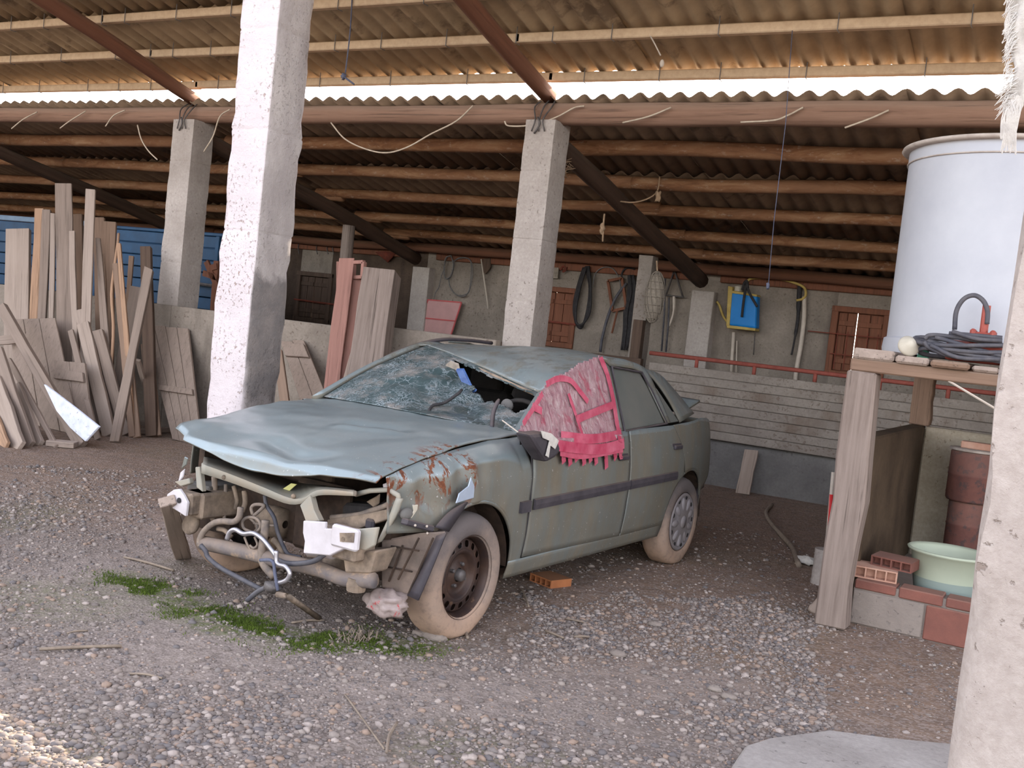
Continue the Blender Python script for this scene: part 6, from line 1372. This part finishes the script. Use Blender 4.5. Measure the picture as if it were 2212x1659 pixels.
for j, i in enumerate(order[:300]):
    o = bpy.data.objects.new('pebble', pm_[j % 7]); COL.objects.link(o); x, y = cand[i][:2]; o.location = (x, y, gz(x, y) + sz[i] * .3); o.scale = (sz[i],) * 3; o.rotation_euler = (rng.uniform(-.15, .15), rng.uniform(-.15, .15), rng.uniform(0, 6.28))
    setp(o, 'larger rounded pebble lying loose on the gravel', 'pebble', 'larger pebbles on the gravel')
# stones at the front tyre
for k, (p, r_, lab) in enumerate((((940, 1374), .05, 'pale flat stone wedged at the front wheel'), ((905, 1368), .03, 'small stone left of the flat stone at the wheel'), ((1415, 1348), .03, 'lone brown stone on the right gravel patch'), ((1335, 1412), .035, 'flat pale stone lying on the right gravel patch'), ((1575, 1505), .03, 'dark smooth stone at the edge of the gravel patch'), ((1545, 1488), .028, 'brown stone left of the dark smooth stone'))):
    hang('stone', G().ball(onZ(*p, r_ * .3), r_, 14, 10, (1.3, .9, .55), .35, k * 3 + 1), 'mortar', lab, 'stone')
# moss: short blades, nobody could count them
g = G()
mossm = mat('green moss', S(56, 70, 20), S(88, 104, 34), 20, .95, .2, 60)
path = MOSS[0]
for k in range(22000):
    i = random.randrange(len(path) - 1); t_ = random.random(); x = lerp(path[i][0], path[i + 1][0], t_) + random.gauss(0, .12); y = lerp(path[i][1], path[i + 1][1], t_) + random.gauss(0, .085)
    if nz(x * 5, y * 5, 1) < -.08 + .25 * random.random(): continue
    h_ = random.uniform(.005, .016); a = random.uniform(0, 6.28); w = .0035; z = gz(x, y); dx, dy = math.cos(a) * w, math.sin(a) * w; lx, ly = random.uniform(-.01, .01), random.uniform(-.01, .01)
    g.add([(x - dx, y - dy, z - .002), (x + dx, y + dy, z - .002), (x + lx, y + ly, z + h_)], [(0, 1, 2)])
obj('moss', g, mossm, label='strip of short green moss in front of the car', cat='moss', kind='stuff')
def twig(a, b, r_, lab, bend=.01):
    p, q = onZ(*a, r_ + .004), onZ(*b, r_ + .004); m_ = (p + q) / 2 + Vector((random.uniform(-bend, bend), random.uniform(-bend, bend), .004))
    hang('twig', G().tube(smooth_path([p, m_, q], 4), r_, 5), 'straw', lab, 'twig', group='dry twigs on the ground')
for a, b, r_, lab in (((85, 1402), (262, 1395), .008, 'long pale twig lying at left on the gravel'), ((145, 1368), (190, 1362), .005, 'short twig behind the long pale twig'), ((268, 1203), (375, 1232), .007, 'twig pointing at the foot of the propped plank'), ((835, 1625), (858, 1560), .006, 'dark upright twig near the bottom edge'), ((1010, 1378), (1012, 1358), .008, 'stub of wood standing against the front tyre'), ((1128, 1272), (1142, 1310), .006, 'thin twig beside the orange hollow brick'), ((1178, 1362), (1218, 1378), .006, 'pale straw piece on the right of the tyre'), ((1240, 1375), (1272, 1376), .006, 'level straw piece right of the tyre'), ((1222, 1336), (1268, 1346), .005, 'short straw below the car sill'), ((745, 1500), (830, 1618), .004, 'thin straw in the foreground gravel'), ((280, 1455), (350, 1465), .005, 'reddish twig in the left gravel'), ((630, 1345), (700, 1340), .006, 'twig lying in the moss strip')): twig(a, b, r_, lab)
g = G()
for k in range(60):
    p = onZ(770 + random.gauss(0, 18), 1385 + random.gauss(0, 5), .0); q = p + Vector((random.uniform(-.04, .04), random.uniform(-.03, .03), random.uniform(.01, .06))); g.tube([p, q], .0025, 4)
obj('dry_tuft', g, MT['straw'], label='tuft of dry stubble sticking up in the moss strip', cat='tuft', smooth=True, kind='stuff')
